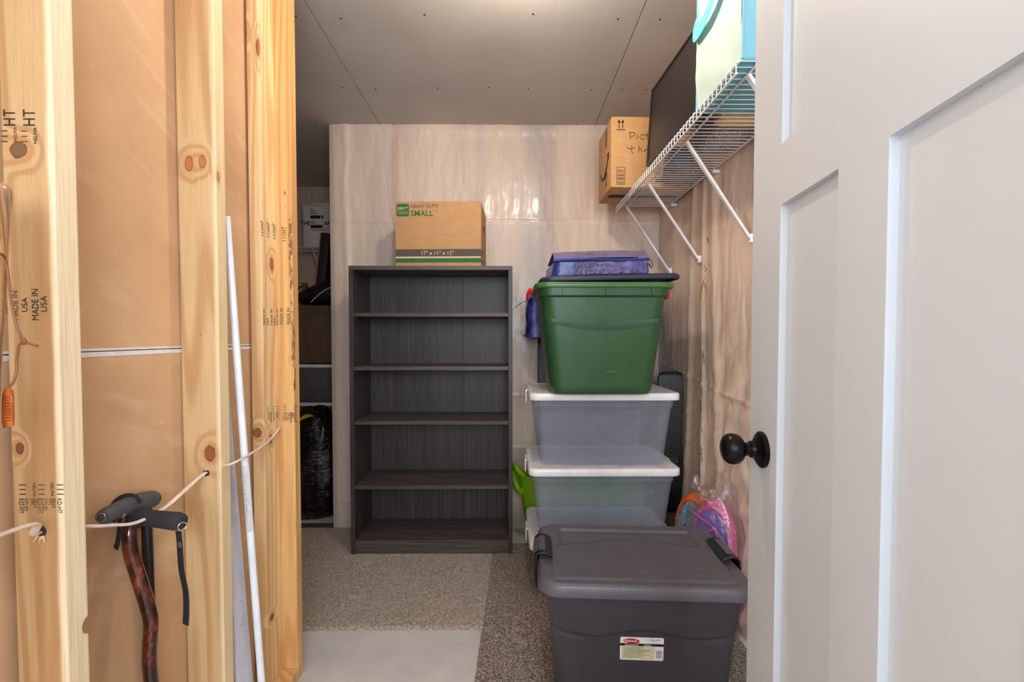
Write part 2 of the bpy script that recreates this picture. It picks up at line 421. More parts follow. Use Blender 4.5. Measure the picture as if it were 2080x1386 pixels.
# door, standing open on the right, hinge side nearest the camera
DW = .667
free = Vector((.4715, .88, 0)); dd = Vector((.1416, .9899, 0)); hin = free-dd*DW
door = empty('door_1', (hin.x, hin.y, -.002), None, None, math.atan2(dd.y, dd.x), kind='structure')
DT, ST, MU, RC = .035, .118, .097, .011
PWD = (DW-2*ST-MU)/2
b = MB()
def stile(x0, x1, z0, z1): b.box(x0, x1, -DT, 0, z0, z1)
stile(0, ST, 0, 2.034); stile(DW-ST, DW, 0, 2.034); stile(ST+PWD, ST+PWD+MU, .234, 1.301)
for z0, z1 in ((0, .234), (1.301, 1.402), (1.914, 2.034)): stile(ST, DW-ST, z0, z1)
o = b.build('door_frame', 'door', door, local=True, smooth=False)
for x0, x1, z0, z1 in ((ST, ST+PWD, .234, 1.301), (ST+PWD+MU, DW-ST, .234, 1.301), (ST, DW-ST, 1.402, 1.914)):
    MB().box(x0-.0005, x1+.0005, -DT+.006, -RC, z0-.0005, z1+.0005).build('door_panel', 'door', door, local=True, smooth=False)
kz = .873+.002; kx = DW-.060
Mk = Matrix.Translation((kx, 0, kz)) @ Matrix.Rotation(R(-90), 4, 'X')
knob = MB().lathe([(.013, .018), (.0125, .030), (.014, .034), (.022, .037), (.027, .043), (.0285, .051), (.0275, .059), (.023, .066), (.014, .0705), (.001, .072)], Mk).build('knob', 'bronze', door, local=True, angle=60)
MB().lathe([(.033, .0), (.033, .004), (.030, .007), (.028, .0075), (.021, .012), (.016, .016), (.015, .022), (.001, .022)], Mk).build('rosette', 'bronze', door, local=True, angle=30)
MB().lathe([(.033, .0), (.033, -.004), (.022, -.012), (.013, -.02), (.013, -.03), (.026, -.042), (.028, -.052), (.022, -.066), (.001, -.07)], Matrix.Translation((0, -DT, 0)) @ Mk).build('rear_knob', 'bronze', door, local=True, angle=60)

# ================================================================== stud wall
kbr, kdk, kor = (122, 66, 34), (104, 82, 62), (172, 104, 56)
def k_w(x, y, Y, r, rz, c): return (px(x, y, Y), r, rz, c)
def k_n(x, y, X, r, rz, c): return (on_x(x, y, X), r, rz, c)
Y1, Y2, YA = .680, 1.053, 1.331
M['stud1'] = wood('pine_first_stud', (198, 165, 120), (160, 113, 66), [k_w(57, 312, Y1, .012, .012, (92, 70, 54)), k_w(42, 911, Y1, .006, .009, (92, 66, 42))], seed=1.3, k=11, lit_edge=(248, 230, 196))
M['stud2'] = wood('pine_second_stud', (217, 185, 138), (180, 127, 76), [k_w(394, 338, Y2, .009, .017, (188, 112, 60)), k_w(421, 334, Y2, .008, .014, (190, 116, 62)), k_w(425, 922, Y2, .012, .018, (136, 76, 38)), k_n(452, 365, XL, .005, .012, (196, 126, 66))], seed=4.2, k=9, lit_edge=(244, 220, 176),
                  marks=((px(408, 680, Y2), (.012, .02, .012), (70, 56, 44), .62),))
M['studA'] = wood('pine_post_near', (242, 210, 160), (204, 146, 88), [k_w(509, 80, YA, .007, .02, (176, 110, 58)), k_w(522, 880, YA, .012, .014, (140, 84, 50)), k_n(536, 108, -.716, .007, .024, (150, 80, 44)), k_n(556, 538, -.716, .010, .018, (160, 88, 48)), k_n(549, 892, -.716, .007, .014, (136, 78, 44)), k_n(546, 1261, -.716, .011, .010, (96, 56, 34)), k_n(573, 1245, -.716, .006, .012, (140, 84, 48))], seed=7.7, k=10)
bark = []
for (x, y, hx, hz, th) in ((594, 500, .006, .10, .47), (595, 620, .005, .10, .52), (597, 700, .005, .05, .42), (598, 765, .004, .05, .50), (586, 415, .006, .05, .60)):
    bark.append((px(x, y, YBp), (hx, .012, hz), (112, 66, 44), th))
M['studB'] = wood('pine_post_far', (236, 190, 126), (198, 134, 70), [k_w(597, 728, YBp, .005, .008, (150, 108, 66)), k_w(603, 1077, YBp, .006, .01, (140, 92, 50)), k_w(602, 1050, YBp, .003, .02, (128, 76, 40))], seed=9.1, k=12, marks=bark)
M['plate'] = wood('pine_plate', (226, 186, 130), (184, 130, 76), [], seed=2.2, k=8)
SZ0, SZ1 = FL+.0385, HC-.0385

def stud(name, x0, x1, y0, y1, mat, label, notch=None):
    if notch:                                    # outline in the y-z plane with a bite out of the far edge
        zc, r = notch; ol = [(y0, SZ0), (y1, SZ0)]
        for k in range(13):
            a = R(-90+k*15); ol.append((y1-r*.75*math.cos(a)*1.0, zc+r*math.sin(a)))
        ol += [(y1, SZ1), (y0, SZ1)]
        b = MB().prism(ol, x0, x1, 'x')
    else: b = MB().box(x0, x1, y0, y1, SZ0, SZ1)
    o = b.build(name, mat, smooth=False, bevel=.003)
    return tag(o, label, 'wood stud', 'pine studs of the open wall')
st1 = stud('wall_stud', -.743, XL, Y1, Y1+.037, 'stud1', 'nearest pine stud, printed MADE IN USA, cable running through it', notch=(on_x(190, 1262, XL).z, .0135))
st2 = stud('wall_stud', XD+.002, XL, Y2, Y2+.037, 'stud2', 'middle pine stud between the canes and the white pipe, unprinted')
stA = stud('wall_stud', -.751, -.716, YA, YBp-.0006, 'studA', 'flat pine stud of the wall end post, its wide face towards the room')
stB = stud('wall_stud', XD+.002, XL, YBp, YBp+.038, 'studB', 'outermost pine stud of the end post with a dark bark streak and orange edge')
b = MB().box(XD+.001, XL, -1.0, YBp+.038, FL+.0005, FL+.038)
tag(b.build('bottom_plate', 'plate', smooth=False, bevel=.003), 'pine bottom plate lying on the concrete under the studs', 'wood plate')
b = MB().box(XD+.001, XL, -1.0, YBp+.038, SZ1+.0005, HC-.0006)
tag(b.build('top_plate', 'plate', smooth=False, bevel=.003), 'pine top plate fixed to the ceiling above the studs', 'wood plate')

UP, RT, FW = Vector((0, 0, 1)), Vector((1, 0, 0)), Vector((0, 1, 0))
def stamp_w(st, s, x, y, Y, size, up=True, mat='ink', **kw):     # on a face towards the camera
    p = px(x, y, Y-.0008)
    text(s, size*Y/F, mat, st, p, UP if up else -UP, -RT if up else RT, 'stamp', **kw)
def stamp_n(st, s, x, y, X, size, up=True, mat='ink', **kw):     # on a face towards the room
    mat = 'ink'
    p = on_x(x, y, X+.0008); Y = p.y
    text(s, size*Y/F, mat, st, p, UP if up else -UP, FW*-1 if up else FW, 'stamp', **kw)
# upward printing: baseline at right, letters climb
stamp_w(st1, 'HT', 52, 266, Y1, 34, squeeze=.72, spacing=1.1); stamp_w(st1, '111', 36, 300, Y1, 18, spacing=1.15)
stamp_w(st1, 'HT', 91, 266, Y1, 34, squeeze=.72, spacing=1.1); stamp_w(st1, '111', 75, 300, Y1, 18, spacing=1.15, mat='ink_brown')
stamp_w(st1, 'NELMA', 94, 300, Y1, 10); stamp_w(st1, 'NELMA', 54, 296, Y1, 9, mat='ink_brown')
stamp_w(st1, 'MADE IN', 87, 652, Y1, 19, squeeze=.85); stamp_w(st1, 'USA', 104, 635, Y1, 18)
stamp_w(st1, 'MADE IN', 46, 652, Y1, 16, squeeze=.95, mat='ink_brown'); stamp_w(st1, 'USA', 65, 635, Y1, 16)
stamp_w(st1, 'USA', 25, 638, Y1, 12)
# downward printing
for x, m, w in ((38, 'ink', 0), (76, 'ink_brown', 0), (114, 'ink', 0)):
    stamp_w(st1, '111', x, 981, Y1, 19, up=False, mat=m, spacing=1.0)
for x, s, m in ((47, 'STUD', 'ink'), (38, 'KD-HT', 'ink'), (86, 'STUD', 'ink_brown'), (76, 'KD-HT', 'ink_brown'), (62, 'SPFS', 'ink_brown'), (68, 'SPRUCE', 'ink_brown'), (99, 'SPFS', 'ink_brown'), (106, 'SPRUCE', 'ink'), (116, 'KD-HT', 'ink')):
    stamp_w(st1, s, x-2, 1013, Y1, 13 if s in ('STUD', 'KD-HT') else 9.5, up=False, mat=m, squeeze=.62 if s == 'SPRUCE' else .8)
for x in (65, 101): stamp_w(st1, 'NELMA', x, 981, Y1, 9, up=False, mat='ink_brown' if x == 65 else 'ink')
for i, x in enumerate((541, 553, 565)): stamp_n(stA, '111HT', x, 485+i*3, -.716, 15, squeeze=.75, shear=.25, mat='ink' if i < 2 else 'ink_brown')
stamp_w(stB, '111HT', 586, 494, YBp, 13, squeeze=.85, mat='ink_brown')
for x, s, m in ((541, 'MADE IN', 'ink_brown'), (548, 'USA', 'ink'), (556, 'MADE IN', 'ink_brown'), (562, 'USA', 'ink'), (568, 'MADE IN', 'ink')): stamp_n(stA, s, x, 662, -.716, 10, squeeze=.85, mat=m)
for x, s, m in ((577, 'MADE IN', 'ink_brown'), (591, 'MADE IN', 'ink')): stamp_w(stB, s, x, 660, YBp, 8.5, mat=m)
for x, s in ((542, '111'), (553, '111'), (563, '111')): stamp_n(stA, s, x, 824, -.716, 9, up=False)
for x, s in ((544, 'STUD'), (549, 'KD-HT'), (555, 'STUD'), (561, 'SPFS'), (566, 'KD-HT')): stamp_n(stA, s, x, 838, -.716, 8.5, up=False, squeeze=.8)
for x, s in ((575, '111'), (597, '111')): stamp_w(stB, s, x, 822, YBp, 9, up=False)
for x, s in ((576, 'STUD'), (582, 'STUD'), (589, 'NELMA'), (592, 'SPFS'), (598, 'KD-HT')): stamp_w(stB, s, x-2, 838, YBp, 8.5, up=False, squeeze=.8)

def splinters(st, c, nrm, n, size):
    a = nrm.cross(UP).normalized(); mb = MB()
    for k in range(n):
        an = R(rnd.choice([rnd.uniform(50, 130), rnd.uniform(230, 310)])); d = a*math.cos(an)+UP*math.sin(an)
        q = c+d*size*.85; w = a*rnd.uniform(.0008, .0018)
        tip = q+d*size*rnd.uniform(.7, 1.6)+nrm*rnd.uniform(.001, .005)
        v = [mb.bm.verts.new(p) for p in (q-w+nrm*.0002, q+w+nrm*.0002, tip)]; mb.bm.faces.new(v)
        v2 = [mb.bm.verts.new(p) for p in (q-w+nrm*.0012, q+w+nrm*.0012, tip)]; mb.bm.faces.new(v2)
    mb.build('torn_fibres', 'splinter', st, smooth=False)
    ol = [c+nrm*.0009+(a*math.cos(t)+UP*math.sin(t))*size for t in [2*math.pi*k/16 for k in range(16)]]
    patch(ol, 'darkint', st, 'bore_hole')
h1, h2, h3 = px(80, 1081, Y1), px(417, 962, Y2), on_x(563, 870, -.716)
splinters(st1, h1, Vector((0, -1, 0)), 12, .0085); splinters(st2, h2, Vector((0, -1, 0)), 9, .008); splinters(stA, h3, Vector((1, 0, 0)), 3, .006)

# the flat cable
def smooth(pts, n=8):
    pts = [Vector(p) for p in pts]; out = []
    for i in range(len(pts)-1):
        p0, p1, p2, p3 = pts[max(i-1, 0)], pts[i], pts[i+1], pts[min(i+2, len(pts)-1)]
        for k in range(n):
            t = k/n
            out.append(.5*((2*p1)+(p2-p0)*t+(2*p0-5*p1+4*p2-p3)*t*t+(3*p1-p0-3*p2+p3)*t**3))
    out.append(pts[-1]); return out
cab = smooth([(-.705, -.6, .82), (-.70, .2, .79), px(0, 1087, .60), h1+Vector((0, -.01, 0)), h1+Vector((0, .02, 0)), on_x(172, 1071, -.688), on_x(225, 1069, -.684), on_x(275, 1063, -.682),
              on_x(330, 1034, -.69), on_x(370, 1000, -.695), h2+Vector((0, -.012, 0)), h2+Vector((0, .045, .004)), on_x(470, 943, -.645), on_x(520, 915, -.655), on_x(548, 893, -.69), h3+Vector((.004, -.004, 0)), h3+Vector((-.02, .012, .002))], 7)
tag(MB().tube(cab, .0052, 10, flat=.55, up=(0, 0, 1)).build('electric_cable', 'cable'), 'flat white electric cable threaded through the studs', 'cable')

# pale vinyl channel and white pipe leaning behind the middle stud
def leaning(name, a, bt, r, mat, label, cat, profile=None):
    a = Vector(a); bt = Vector(bt)
    e = empty(name, bt, label, cat)
    d = (a-bt).normalized()
    return e, d
ptop = on_x(467, 443, -.690); pbot = Vector((-.600, 1.175, FL+.003))
q = px(522, 1386, 1.165); pbot = q+(q-ptop)*((q.z-FL-.003)/(ptop.z-q.z))
pp, pd = leaning('pvc_pipe', ptop, pbot, .009, 'pvc', 'thin white plastic pipe leaning by the middle stud', 'pipe')
b = MB(); d = pd; u = Vector((1, 0, 0)); u = (u-d*u.dot(d)).normalized(); w = d.cross(u)
L = (ptop-pbot).length
rings = []
for r, t_ in ((.0087, 0), (.0087, L), (.0068, L), (.0068, L-.03)):
    rings.append([pbot+d*t_+(u*math.cos(a)+w*math.sin(a))*r for a in [2*math.pi*k/20 for k in range(20)]])
b.rings(rings); b.build('pipe_wall', 'pvc', pp)
def on_pipe(t, ang, r=.0091): return pbot+d*t+(u*math.cos(ang)+w*math.sin(ang))*r
ang0 = None; cam = Vector((0, 0, EYE)); dirc = (cam-(pbot+d*(L*.35))); dirc -= d*dirc.dot(d); ang0 = math.atan2(dirc.dot(w), dirc.dot(u))
tz0, tz1 = (px(0, 1082, 1.15).z-pbot.z)/d.z, (px(0, 945, 1.15).z-pbot.z)/d.z
b = MB(); b.grid(8, 10, lambda a, c: on_pipe(tz0+(tz1-tz0)*c, ang0-1.15+1.7*a)); b.build('sticker', plain('sticker_grey', (214, 216, 220), .4), pp)
b = MB()
for k in range(30):
    t_ = tz0+(tz1-tz0)*(.04+.9*k/30); ln = rnd.uniform(.3, .9)
    if k < 9: r0, r1 = -.5, .3
    else: r0, r1 = -.6, -.6+ln
    p = [on_pipe(t_+s, ang0+a_, .0093) for a_, s in ((r0, 0), (r1, 0), (r1, .0018), (r0, .0018))]
    b.bm.faces.new([b.bm.verts.new(x) for x in p])
b.build('sticker_print', plain('print_grey', (96, 104, 104), .6), pp, smooth=False, normals=False)
# channel, lying back against the paper
ct = Vector((-.735, 1.135, 1.30)); cb = Vector((-.655, 1.142, FL+.0015))
ch = empty('vinyl_channel', cb, 'pale grey vinyl channel leaning beside the thin white pipe', 'trim strip')
d = (ct-cb).normalized(); u = Vector((0, 1, 0)); u = (u-d*u.dot(d)).normalized(); w = u.cross(d)
prof = [(-.030, .0), (.026, .0), (.026, .010), (.023, .010), (.023, .003), (-.027, .003), (-.027, .010), (-.030, .010)]
L2 = (ct-cb).length
b = MB(); b.rings([[cb+d*t_+u*a-w*c for a, c in prof] for t_ in (0, L2)]); b.build('channel_web', 'pvc2', ch, smooth=False)
for zz in (0.36, .42): patch([cb+d*(zz+s)+u*a+w*.0005 for a, s in ((-.006, 0), (.006, 0), (.006, .0012), (-.006, .0012))], 'ink', ch, 'fold_line')

# walking canes in the first bay
def handle(parent, a, bpt, r, mat):
    a = Vector(a); bpt = Vector(bpt); n = 14
    pts = [a.lerp(bpt, k/n) for k in range(n+1)]
    rr = [r*(.55+.45*min(1, k/1.6)) if k < 2 else r*(1-.08*math.sin(math.pi*k/n)) for k in range(n+1)]
    rr[-1] = r*.86; pts.append(pts[-1]+(bpt-a).normalized()*.002); rr.append(r*.7)
    return MB().tube(pts, rr, 20).build('handle', mat, parent)
def ringmesh(c, nrm, R_, r, parent, name='ring'):
    nrm = Vector(nrm).normalized(); a = nrm.cross(UP).normalized(); c = Vector(c); bb = nrm.cross(a)
    rs = [[c+(a*math.cos(t)+bb*math.sin(t))*(R_+r*math.cos(s))+nrm*r*math.sin(s) for s in [2*math.pi*k/8 for k in range(8)]] for t in [2*math.pi*k/24 for k in range(25)]]
    return MB().rings(rs, False, False).build(name, 'chrome', parent)
def tortoise():
    t = NT('copper_lacquer'); p = t.pos()
    f = t.noise(t.vmul(p, (60, 60, 26)), 1.0, 4, .7)
    c = t.ramp(f, [(.40, lin((20, 8, 8))), (.50, lin((58, 20, 16))), (.62, lin((108, 44, 24))), (.76, lin((176, 100, 52)))])
    return t.done(t.pbr(c, .22, None, Coat_Weight=.6, Coat_Roughness=.08))
M['tort'] = tortoise()
c1 = empty('walking_cane', (-.70, .875, FL+.0392), 'walking cane with curved copper brown lacquered shaft and black foam handle', 'walking cane')
Yc = .868
sh = [px(263, 1062, Yc+.01), px(258, 1090, Yc), px(262, 1130, Yc), px(276, 1180, Yc), px(290, 1230, Yc), px(298, 1272, Yc), px(294, 1330, Yc+.002), px(295, 1386, Yc+.005)]
e_ = sh[-1]; sh += [Vector((e_.x+.004, e_.y+.01, .3)), Vector((e_.x+.02, e_.y+.015, FL+.058))]
MB().tube(smooth(sh, 6), .0125, 16).build('shaft', 'tort', c1)
MB().lathe([(.016, 0), (.017, .01), (.0145, .035), (.001, .035)], Matrix.Translation((e_.x+.02, e_.y+.015, FL+.0392))).build('rubber_tip', 'black', c1)
ha, hb = px(262, 1050, .885), px(362, 1062, .835)
handle(c1, ha, hb, .0168, 'foam')
hd = (hb-ha).normalized()
MB().tube([ha+hd*.012+Vector((0, 0, -.004)), px(263, 1074, Yc+.005)], .0135, 14).build('collar', 'foam', c1)
rc = hb+hd*.006+Vector((0, 0, -.008)); ringmesh(rc, hd+Vector((.2, -.5, 0)), .0068, .0011, c1)
s0 = [px(358, 1082, .832), px(360, 1105, .832), px(361, 1130, .832), px(363, 1165, .832), px(370, 1205, .834), px(371, 1240, .835), px(369, 1276, .835)]
MB().tube(smooth(s0, 6), .0085, 8, flat=.16, up=(.4, 1, 0)).build('wrist_strap', 'webbing', c1)
MB().tube([px(360, 1103, .8315), px(361, 1115, .8315)], .0063, 8, flat=.32, up=(.4, 1, 0)).build('strap_clip', 'rubber', c1)
c2 = empty('walking_cane', (-.735, .925, FL+.0392), 'walking cane with straight black shaft and grey rubber handle behind the copper one', 'walking cane')
MB().tube([(-.738, .922, .74), (-.739, .930, .35), (-.736, .935, FL+.058)], .0095, 14).build('shaft', 'black', c2)
MB().lathe([(.014, 0), (.015, .01), (.012, .035), (.001, .035)], Matrix.Translation((-.736, .935, FL+.0392))).build('rubber_tip', 'black', c2)
ga, gb = px(313, 1014, .945), px(203, 1053, .80)
gm = ga.lerp(gb, .45)+Vector((0, 0, .004))
n = 16; pts = smooth([ga, gm, gb], 8); rr = [.0155+.003*math.sin(math.pi*k/(len(pts)-1)*1.3) for k in range(len(pts))]; rr[0] = .008; rr[1] = .0145; rr[-1] = .011
MB().tube(pts, rr, 18).build('handle', 'rubber', c2)
gd = (gb-ga).normalized(); ringmesh(gb+gd*.002, gd, .0075, .0011, c2)
MB().tube([gm+Vector((-.001, .02, 0)), (-.738, .922, .70)], .011, 12).build('collar', 'black', c2)
c_ = px(252, 1035, .862); nn = Vector((.2, -1, .35)).normalized(); a_ = nn.cross(UP).normalized(); b_ = nn.cross(a_)
MB().tube([c_+(a_*math.cos(t)+b_*math.sin(t))*.0225 for t in [R(200+k*20) for k in range(12)]], .006, 8, flat=.25, up=tuple(nn)).build('strap_loop', 'webbing', c2)
MB().tube(smooth([px(240, 1055, .835), px(238, 1082, .832), px(234, 1105, .832), px(230, 1117, .832)], 5), .0072, 8, flat=.25, up=(.4, 1, 0)).build('wrist_strap', 'webbing', c2)
MB().tube([px(249, 1045, .836), px(242, 1052, .836)], .0032, 8).build('strap_clip', 'chrome', c2)

# polished hiking stick with cord and leather tag, left edge of the view
def stickmat():
    t = NT('polished_stick'); p = t.pos()
    f = t.noise(t.vmul(p, (70, 70, 5)), 1.0, 4, .6, .5)
    c = t.ramp(f, [(.34, lin((92, 66, 44))), (.46, lin((142, 100, 62))), (.55, lin((186, 140, 92))), (.68, lin((112, 96, 92)))])
    return t.done(t.pbr(c, .25, None, Coat_Weight=.7, Coat_Roughness=.1))
M['stick'] = stickmat()
hs = empty('hiking_stick', (-.66, .47, FL+.0005), 'polished brown hiking stick with round top at the left edge of the view', 'walking stick')
ht = px(6, 392, .60); hm = px(-22, 700, .575)
hbm = Vector((-.635, .46, FL+.003))
MB().tube(smooth([ht+Vector((0, 0, .0105)), ht+Vector((0, 0, .0085)), ht+Vector((0, 0, .003)), ht+Vector((-.0004, 0, -.006)), ht.lerp(hm, .3), hm, hm.lerp(hbm, .5), hbm], 5),
          [.003]*1+[.009, .0115, .013, .0145]+[.0155]*5+[.0165]*5+[.0172]*5+[.0165]*5+[.0155]*10, 20).build('stick_shaft', 'stick', hs) if False else None
core = smooth([ht, ht.lerp(hm, .3), hm, hm.lerp(hbm, .5), hbm], 8); top = []
for k in range(7):
    a = R(90-k*15); top.append((ht+Vector((0, 0, .0165*math.sin(a)*.8)), max(.0015, .0170*math.cos(a))))
pts = [p for p, r in top]+core[1:]; rr = [r for p, r in top]+[.0175-.0015*min(1, k/8) for k in range(len(core)-1)]
MB().tube(pts, rr, 22).build('stick_shaft', 'stick', hs)
MB().tube(smooth([px(8, 521, .57), px(15, 518, .573), px(24, 528, .585), px(29, 560, .59), px(33, 610, .59), px(42, 660, .592), px(53, 690, .593), px(46, 702, .593), px(41, 730, .595), px(40, 752, .595), px(33, 775, .592), px(22, 789, .590)], 5), .0016, 8).build('cord', 'leather', hs)
MB().tube(smooth([px(50, 686, .590), px(57, 690, .588), px(58, 698, .59), px(52, 698, .593), px(56, 688, .595), px(62, 696, .59), px(83, 703, .586)], 5), .0017, 8).build('cord_knot', 'leather', hs)
tg = [(9, 804), (12, 792), (17, 787), (23, 787), (28, 793), (30, 806), (29, 850), (28, 865), (9, 870), (7, 850)]
b = MB(); b.rings([[px(x, y, .588) for x, y in tg], [px(x, y, .588)+Vector((-.0012, .0035, 0)) for x, y in tg]])
tgo = b.build('leather_tag', 'tag', hs, smooth=False); tgo['label'] = 'orange stamped leather tag'
b = MB()
for k in range(9):
    y = 806+k*6; x0 = 13+rnd.uniform(-1, 1); x1 = 26-rnd.uniform(0, 3)
    b.bm.faces.new([b.bm.verts.new(px(x, yy, .5875)) for x, yy in ((x0, y), (x0, y+1.6), (x1, y+1.0), (x1, y-.6))])
b.build('stamped_lines', plain('tag_print', (138, 66, 26), .7), tgo, smooth=False, normals=False)

# ================================================================== carpets
def rug(name, outline, z0, th, mat, label, res, seed):
    """pile carpet piece: fine jittered grid clipped to a ragged outline, with a skirt down to the floor"""
    xs = [p[0] for p in outline]; ys = [p[1] for p in outline]
    x0, x1, y0, y1 = min(xs), max(xs), min(ys), max(ys)
    nx, ny = int((x1-x0)/res), int((y1-y0)/res)
    def xl(y):      # left edge follows outline[0] (near) .. outline[3] (far)
        t_ = (y-y0)/(y1-y0); return outline[0][0]+(outline[3][0]-outline[0][0])*t_
    def xr(y):
        t_ = (y-y0)/(y1-y0); return outline[1][0]+(outline[2][0]-outline[1][0])*t_
    b = MB(); rr = random.Random(seed)
    def f(u, v):
        y = y0+v*(y1-y0); x = xl(y)+u*(xr(y)-xl(y))
        j = .35*res
        e = min(u, 1-u)*(x1-x0); e2 = min(v, 1-v)*(y1-y0); ed = sst(0, .012, min(e, e2))
        if u in (0, 1): x += .0022*fbm(y*40, seed, 0)+rr.uniform(-.0012, .0012)
        if v in (0, 1): y += .0022*fbm(x*40, seed, 1)+rr.uniform(-.0012, .0012)
        return Vector((x+rr.uniform(-j, j)*ed, y+rr.uniform(-j, j)*ed, z0+th*(.45+.55*ed)+rr.uniform(-.0016, .0016)+.001*fbm(x*9, y*9, seed)))
    b.grid(nx, ny, f)
    b.bm.edges.ensure_lookup_table()
    be = [e for e in b.bm.edges if e.is_boundary]
    r = bmesh.ops.extrude_edge_only(b.bm, edges=be)
    for v in r['geom']:
        if isinstance(v, bmesh.types.BMVert): v.co.z = z0+.0005
    return tag(b.build(name, mat, normals=False), label, 'carpet')
rug('carpet_piece', [(-1.25, 1.668), (-.093, 1.662), (-.073, 2.553), (-1.25, 2.562)], FL, .011, 'carpet_beige', 'beige carpet piece under the bookcase, beside the bare concrete', .0048, 3)
rug('carpet_piece', [(-.1365, .45), (.83, .45), (.83, 2.36), (-.0775, 2.36)], FL, .012, 'carpet_dark', 'dark mottled brown carpet strip under the stacked storage bins', .0052, 5)

# ================================================================== bookcase and the box on it
BX0, BX1, BY0, BY1, BZ0, BZ1 = -.780, .019, 2.230, 2.515, FL+.0125, 1.4225
bk = empty('bookcase', ((BX0+BX1)/2, (BY0+BY1)/2, BZ0), 'tall empty dark grey oak bookcase with five open shelves', 'bookcase')
T = .018
MB().box(BX0, BX0+.020, BY0, BY1, BZ0, BZ1-.020).build('side_panel', 'lam', bk, smooth=False, bevel=.0008)
MB().box(BX1-.020, BX1, BY0, BY1, BZ0, BZ1-.020).build('side_panel', 'lam', bk, smooth=False, bevel=.0008)
MB().box(BX0, BX1, BY0-.001, BY1, BZ1-.0198, BZ1).build('top_panel', 'lamh', bk, smooth=False, bevel=.0008)
b = MB().box(BX0+.0202, -.249, BY1-.006, BY1-.001, BZ0+.06, BZ1-.02); b.box(-.2475, BX1-.0202, BY1-.006, BY1-.001, BZ0+.06, BZ1-.02)
b.build('back_panel', 'lam', bk, smooth=False)
b = MB().box(-.259, -.247, BY1-.0072, BY1-.0062, BZ0+.07, BZ1-.02); b.build('back_seam', plain('seam_strip', (52, 47, 46), .5), bk, smooth=False)
for z in (1.1935, .9300, .6610, .3400, .0660):
    MB().box(BX0+.0203, BX1-.0203, BY0+.004, BY1-.007, z-T, z).build('shelf', 'lamh', bk, smooth=False, bevel=.0008)
MB().box(BX0+.0203, BX1-.0203, BY0+.006, BY0+.022, BZ0, .048).build('kick_board', 'lamh', bk, smooth=False, bevel=.0008)
for z in (1.168, .905, .635, .314):
    for yy in (BY0+.04, BY1-.06):
        MB().lathe([(.003, 0), (.003, .007), (.001, .007)], Matrix.Translation((BX0+.0202, yy, z+.002)) @ Matrix.Rotation(R(90), 4, 'Y'), 10).build('shelf_pin', 'chrome', bk)

M['green_ink'] = plain('green_print', (38, 104, 50), .7); M['dk_ink'] = plain('brown_grey_print', (88, 74, 66), .7); M['cream'] = plain('cream_print', (236, 206, 170), .75)
def carton(name, loc, rz, w, d, h, mat, label, cat='cardboard box', flap=True):
    e = empty(name, loc, label, cat, rz)
    MB().box(-w/2, w/2, -d/2, d/2, 0, h-.002, bevel=.002, seg=2).build('box_body', mat, e, local=True)
    b = MB(); b.box(-w/2+.003, w/2-.003, -d/2+.002, -.001, h-.0022, h+.001); b.box(-w/2+.003, w/2-.003, .001, d/2-.002, h-.0022, h+.001)
    b.build('top_flap', mat, e, local=True, smooth=False)
    return e
bw, bd_, bh = .422, .275, .3135
bx = carton('moving_box', (-.3400, 2.243+bd_/2, BZ1+.0006), R(-2.0), bw, bd_, bh, 'card', 'brown cardboard moving box marked SMALL on top of the bookcase')
fy = -bd_/2-.0007
def LP(x, z, y=fy): return Vector((x, y, z))
def fx_(x): return -bw/2+(x-804)/172.*bw
def fz_(y): return bh-(y-409)/129.*bh
def fpatch(x0, x1, y0, y1, mat, name, y=fy): return patch([LP(fx_(x0), fz_(y1), y), LP(fx_(x1), fz_(y1), y), LP(fx_(x1), fz_(y0), y), LP(fx_(x0), fz_(y0), y)], mat, bx, name, local=True)
fpatch(804.5, 975.7, 504, 518.6, 'dk_ink', 'dark_stripe'); fpatch(804.5, 975.7, 519, 521.5, 'cream', 'thin_stripe'); fpatch(804.5, 975.7, 522.4, 531, 'green_ink', 'green_stripe')
patch([LP(x, z) for x, z in rrect((832-807)/172*bw, (438-413)/129*bh, .008, 5, fx_(819.5), fz_(425.5))], 'green_ink', bx, 'green_badge', local=True)
Mx = chain(bx)
def btext(s, x, y, size, mat, **kw):
    return text(s, size, mat, bx, Mx @ LP(fx_(x), fz_(y), fy-.0006), Mx.to_3x3() @ RT, UP, **kw)
btext('pen+', 809, 424.5, .027, 'cream', squeeze=.92); btext('GEAR', 810.5, 434, .024, 'card', squeeze=.82)
btext('HEAVY DUTY', 835, 421.3, .0245, 'dk_ink', squeeze=.93); btext('SMALL', 835, 437.5, .0385, 'green_ink', squeeze=1.0, bold=.0005)
btext('17" x 11" x 12"', 855, 515.3, .0265, 'cream', squeeze=1.0)
rx = bw/2+.0007
for y0, y1, m in ((504, 518.6, 'dk_ink'), (522.4, 531, 'green_ink')):
    patch([Vector((rx, yy, zz)) for yy, zz in ((-bd_/2+.003, fz_(y1)), (-bd_/2+.10, fz_(y1)), (-bd_/2+.10, fz_(y0)), (-bd_/2+.003, fz_(y0)))], m, bx, 'side_stripe', local=True)
patch([Vector((rx, yy, zz)) for yy, zz in ((-bd_/2+.04, fz_(535)), (-bd_/2+.14, fz_(535)), (-bd_/2+.14, fz_(506)), (-bd_/2+.04, fz_(506)))], 'cream', bx, 'side_label', local=True)
patch([Vector((rx, a, c)) for a, c in rrect(.075, .024, .011, 6, .0, bh*.66)], 'darkint', bx, 'hand_hole', local=True)
b = MB(); b.prism([(fx_(812), bh+.001), (fx_(860), bh+.001), (fx_(862), bh+.006), (fx_(858), bh+.009), (fx_(815), bh+.002)], -bd_/2+.02, .0, 'y'); b.build('lifted_flap', 'card', bx, local=True, smooth=False)

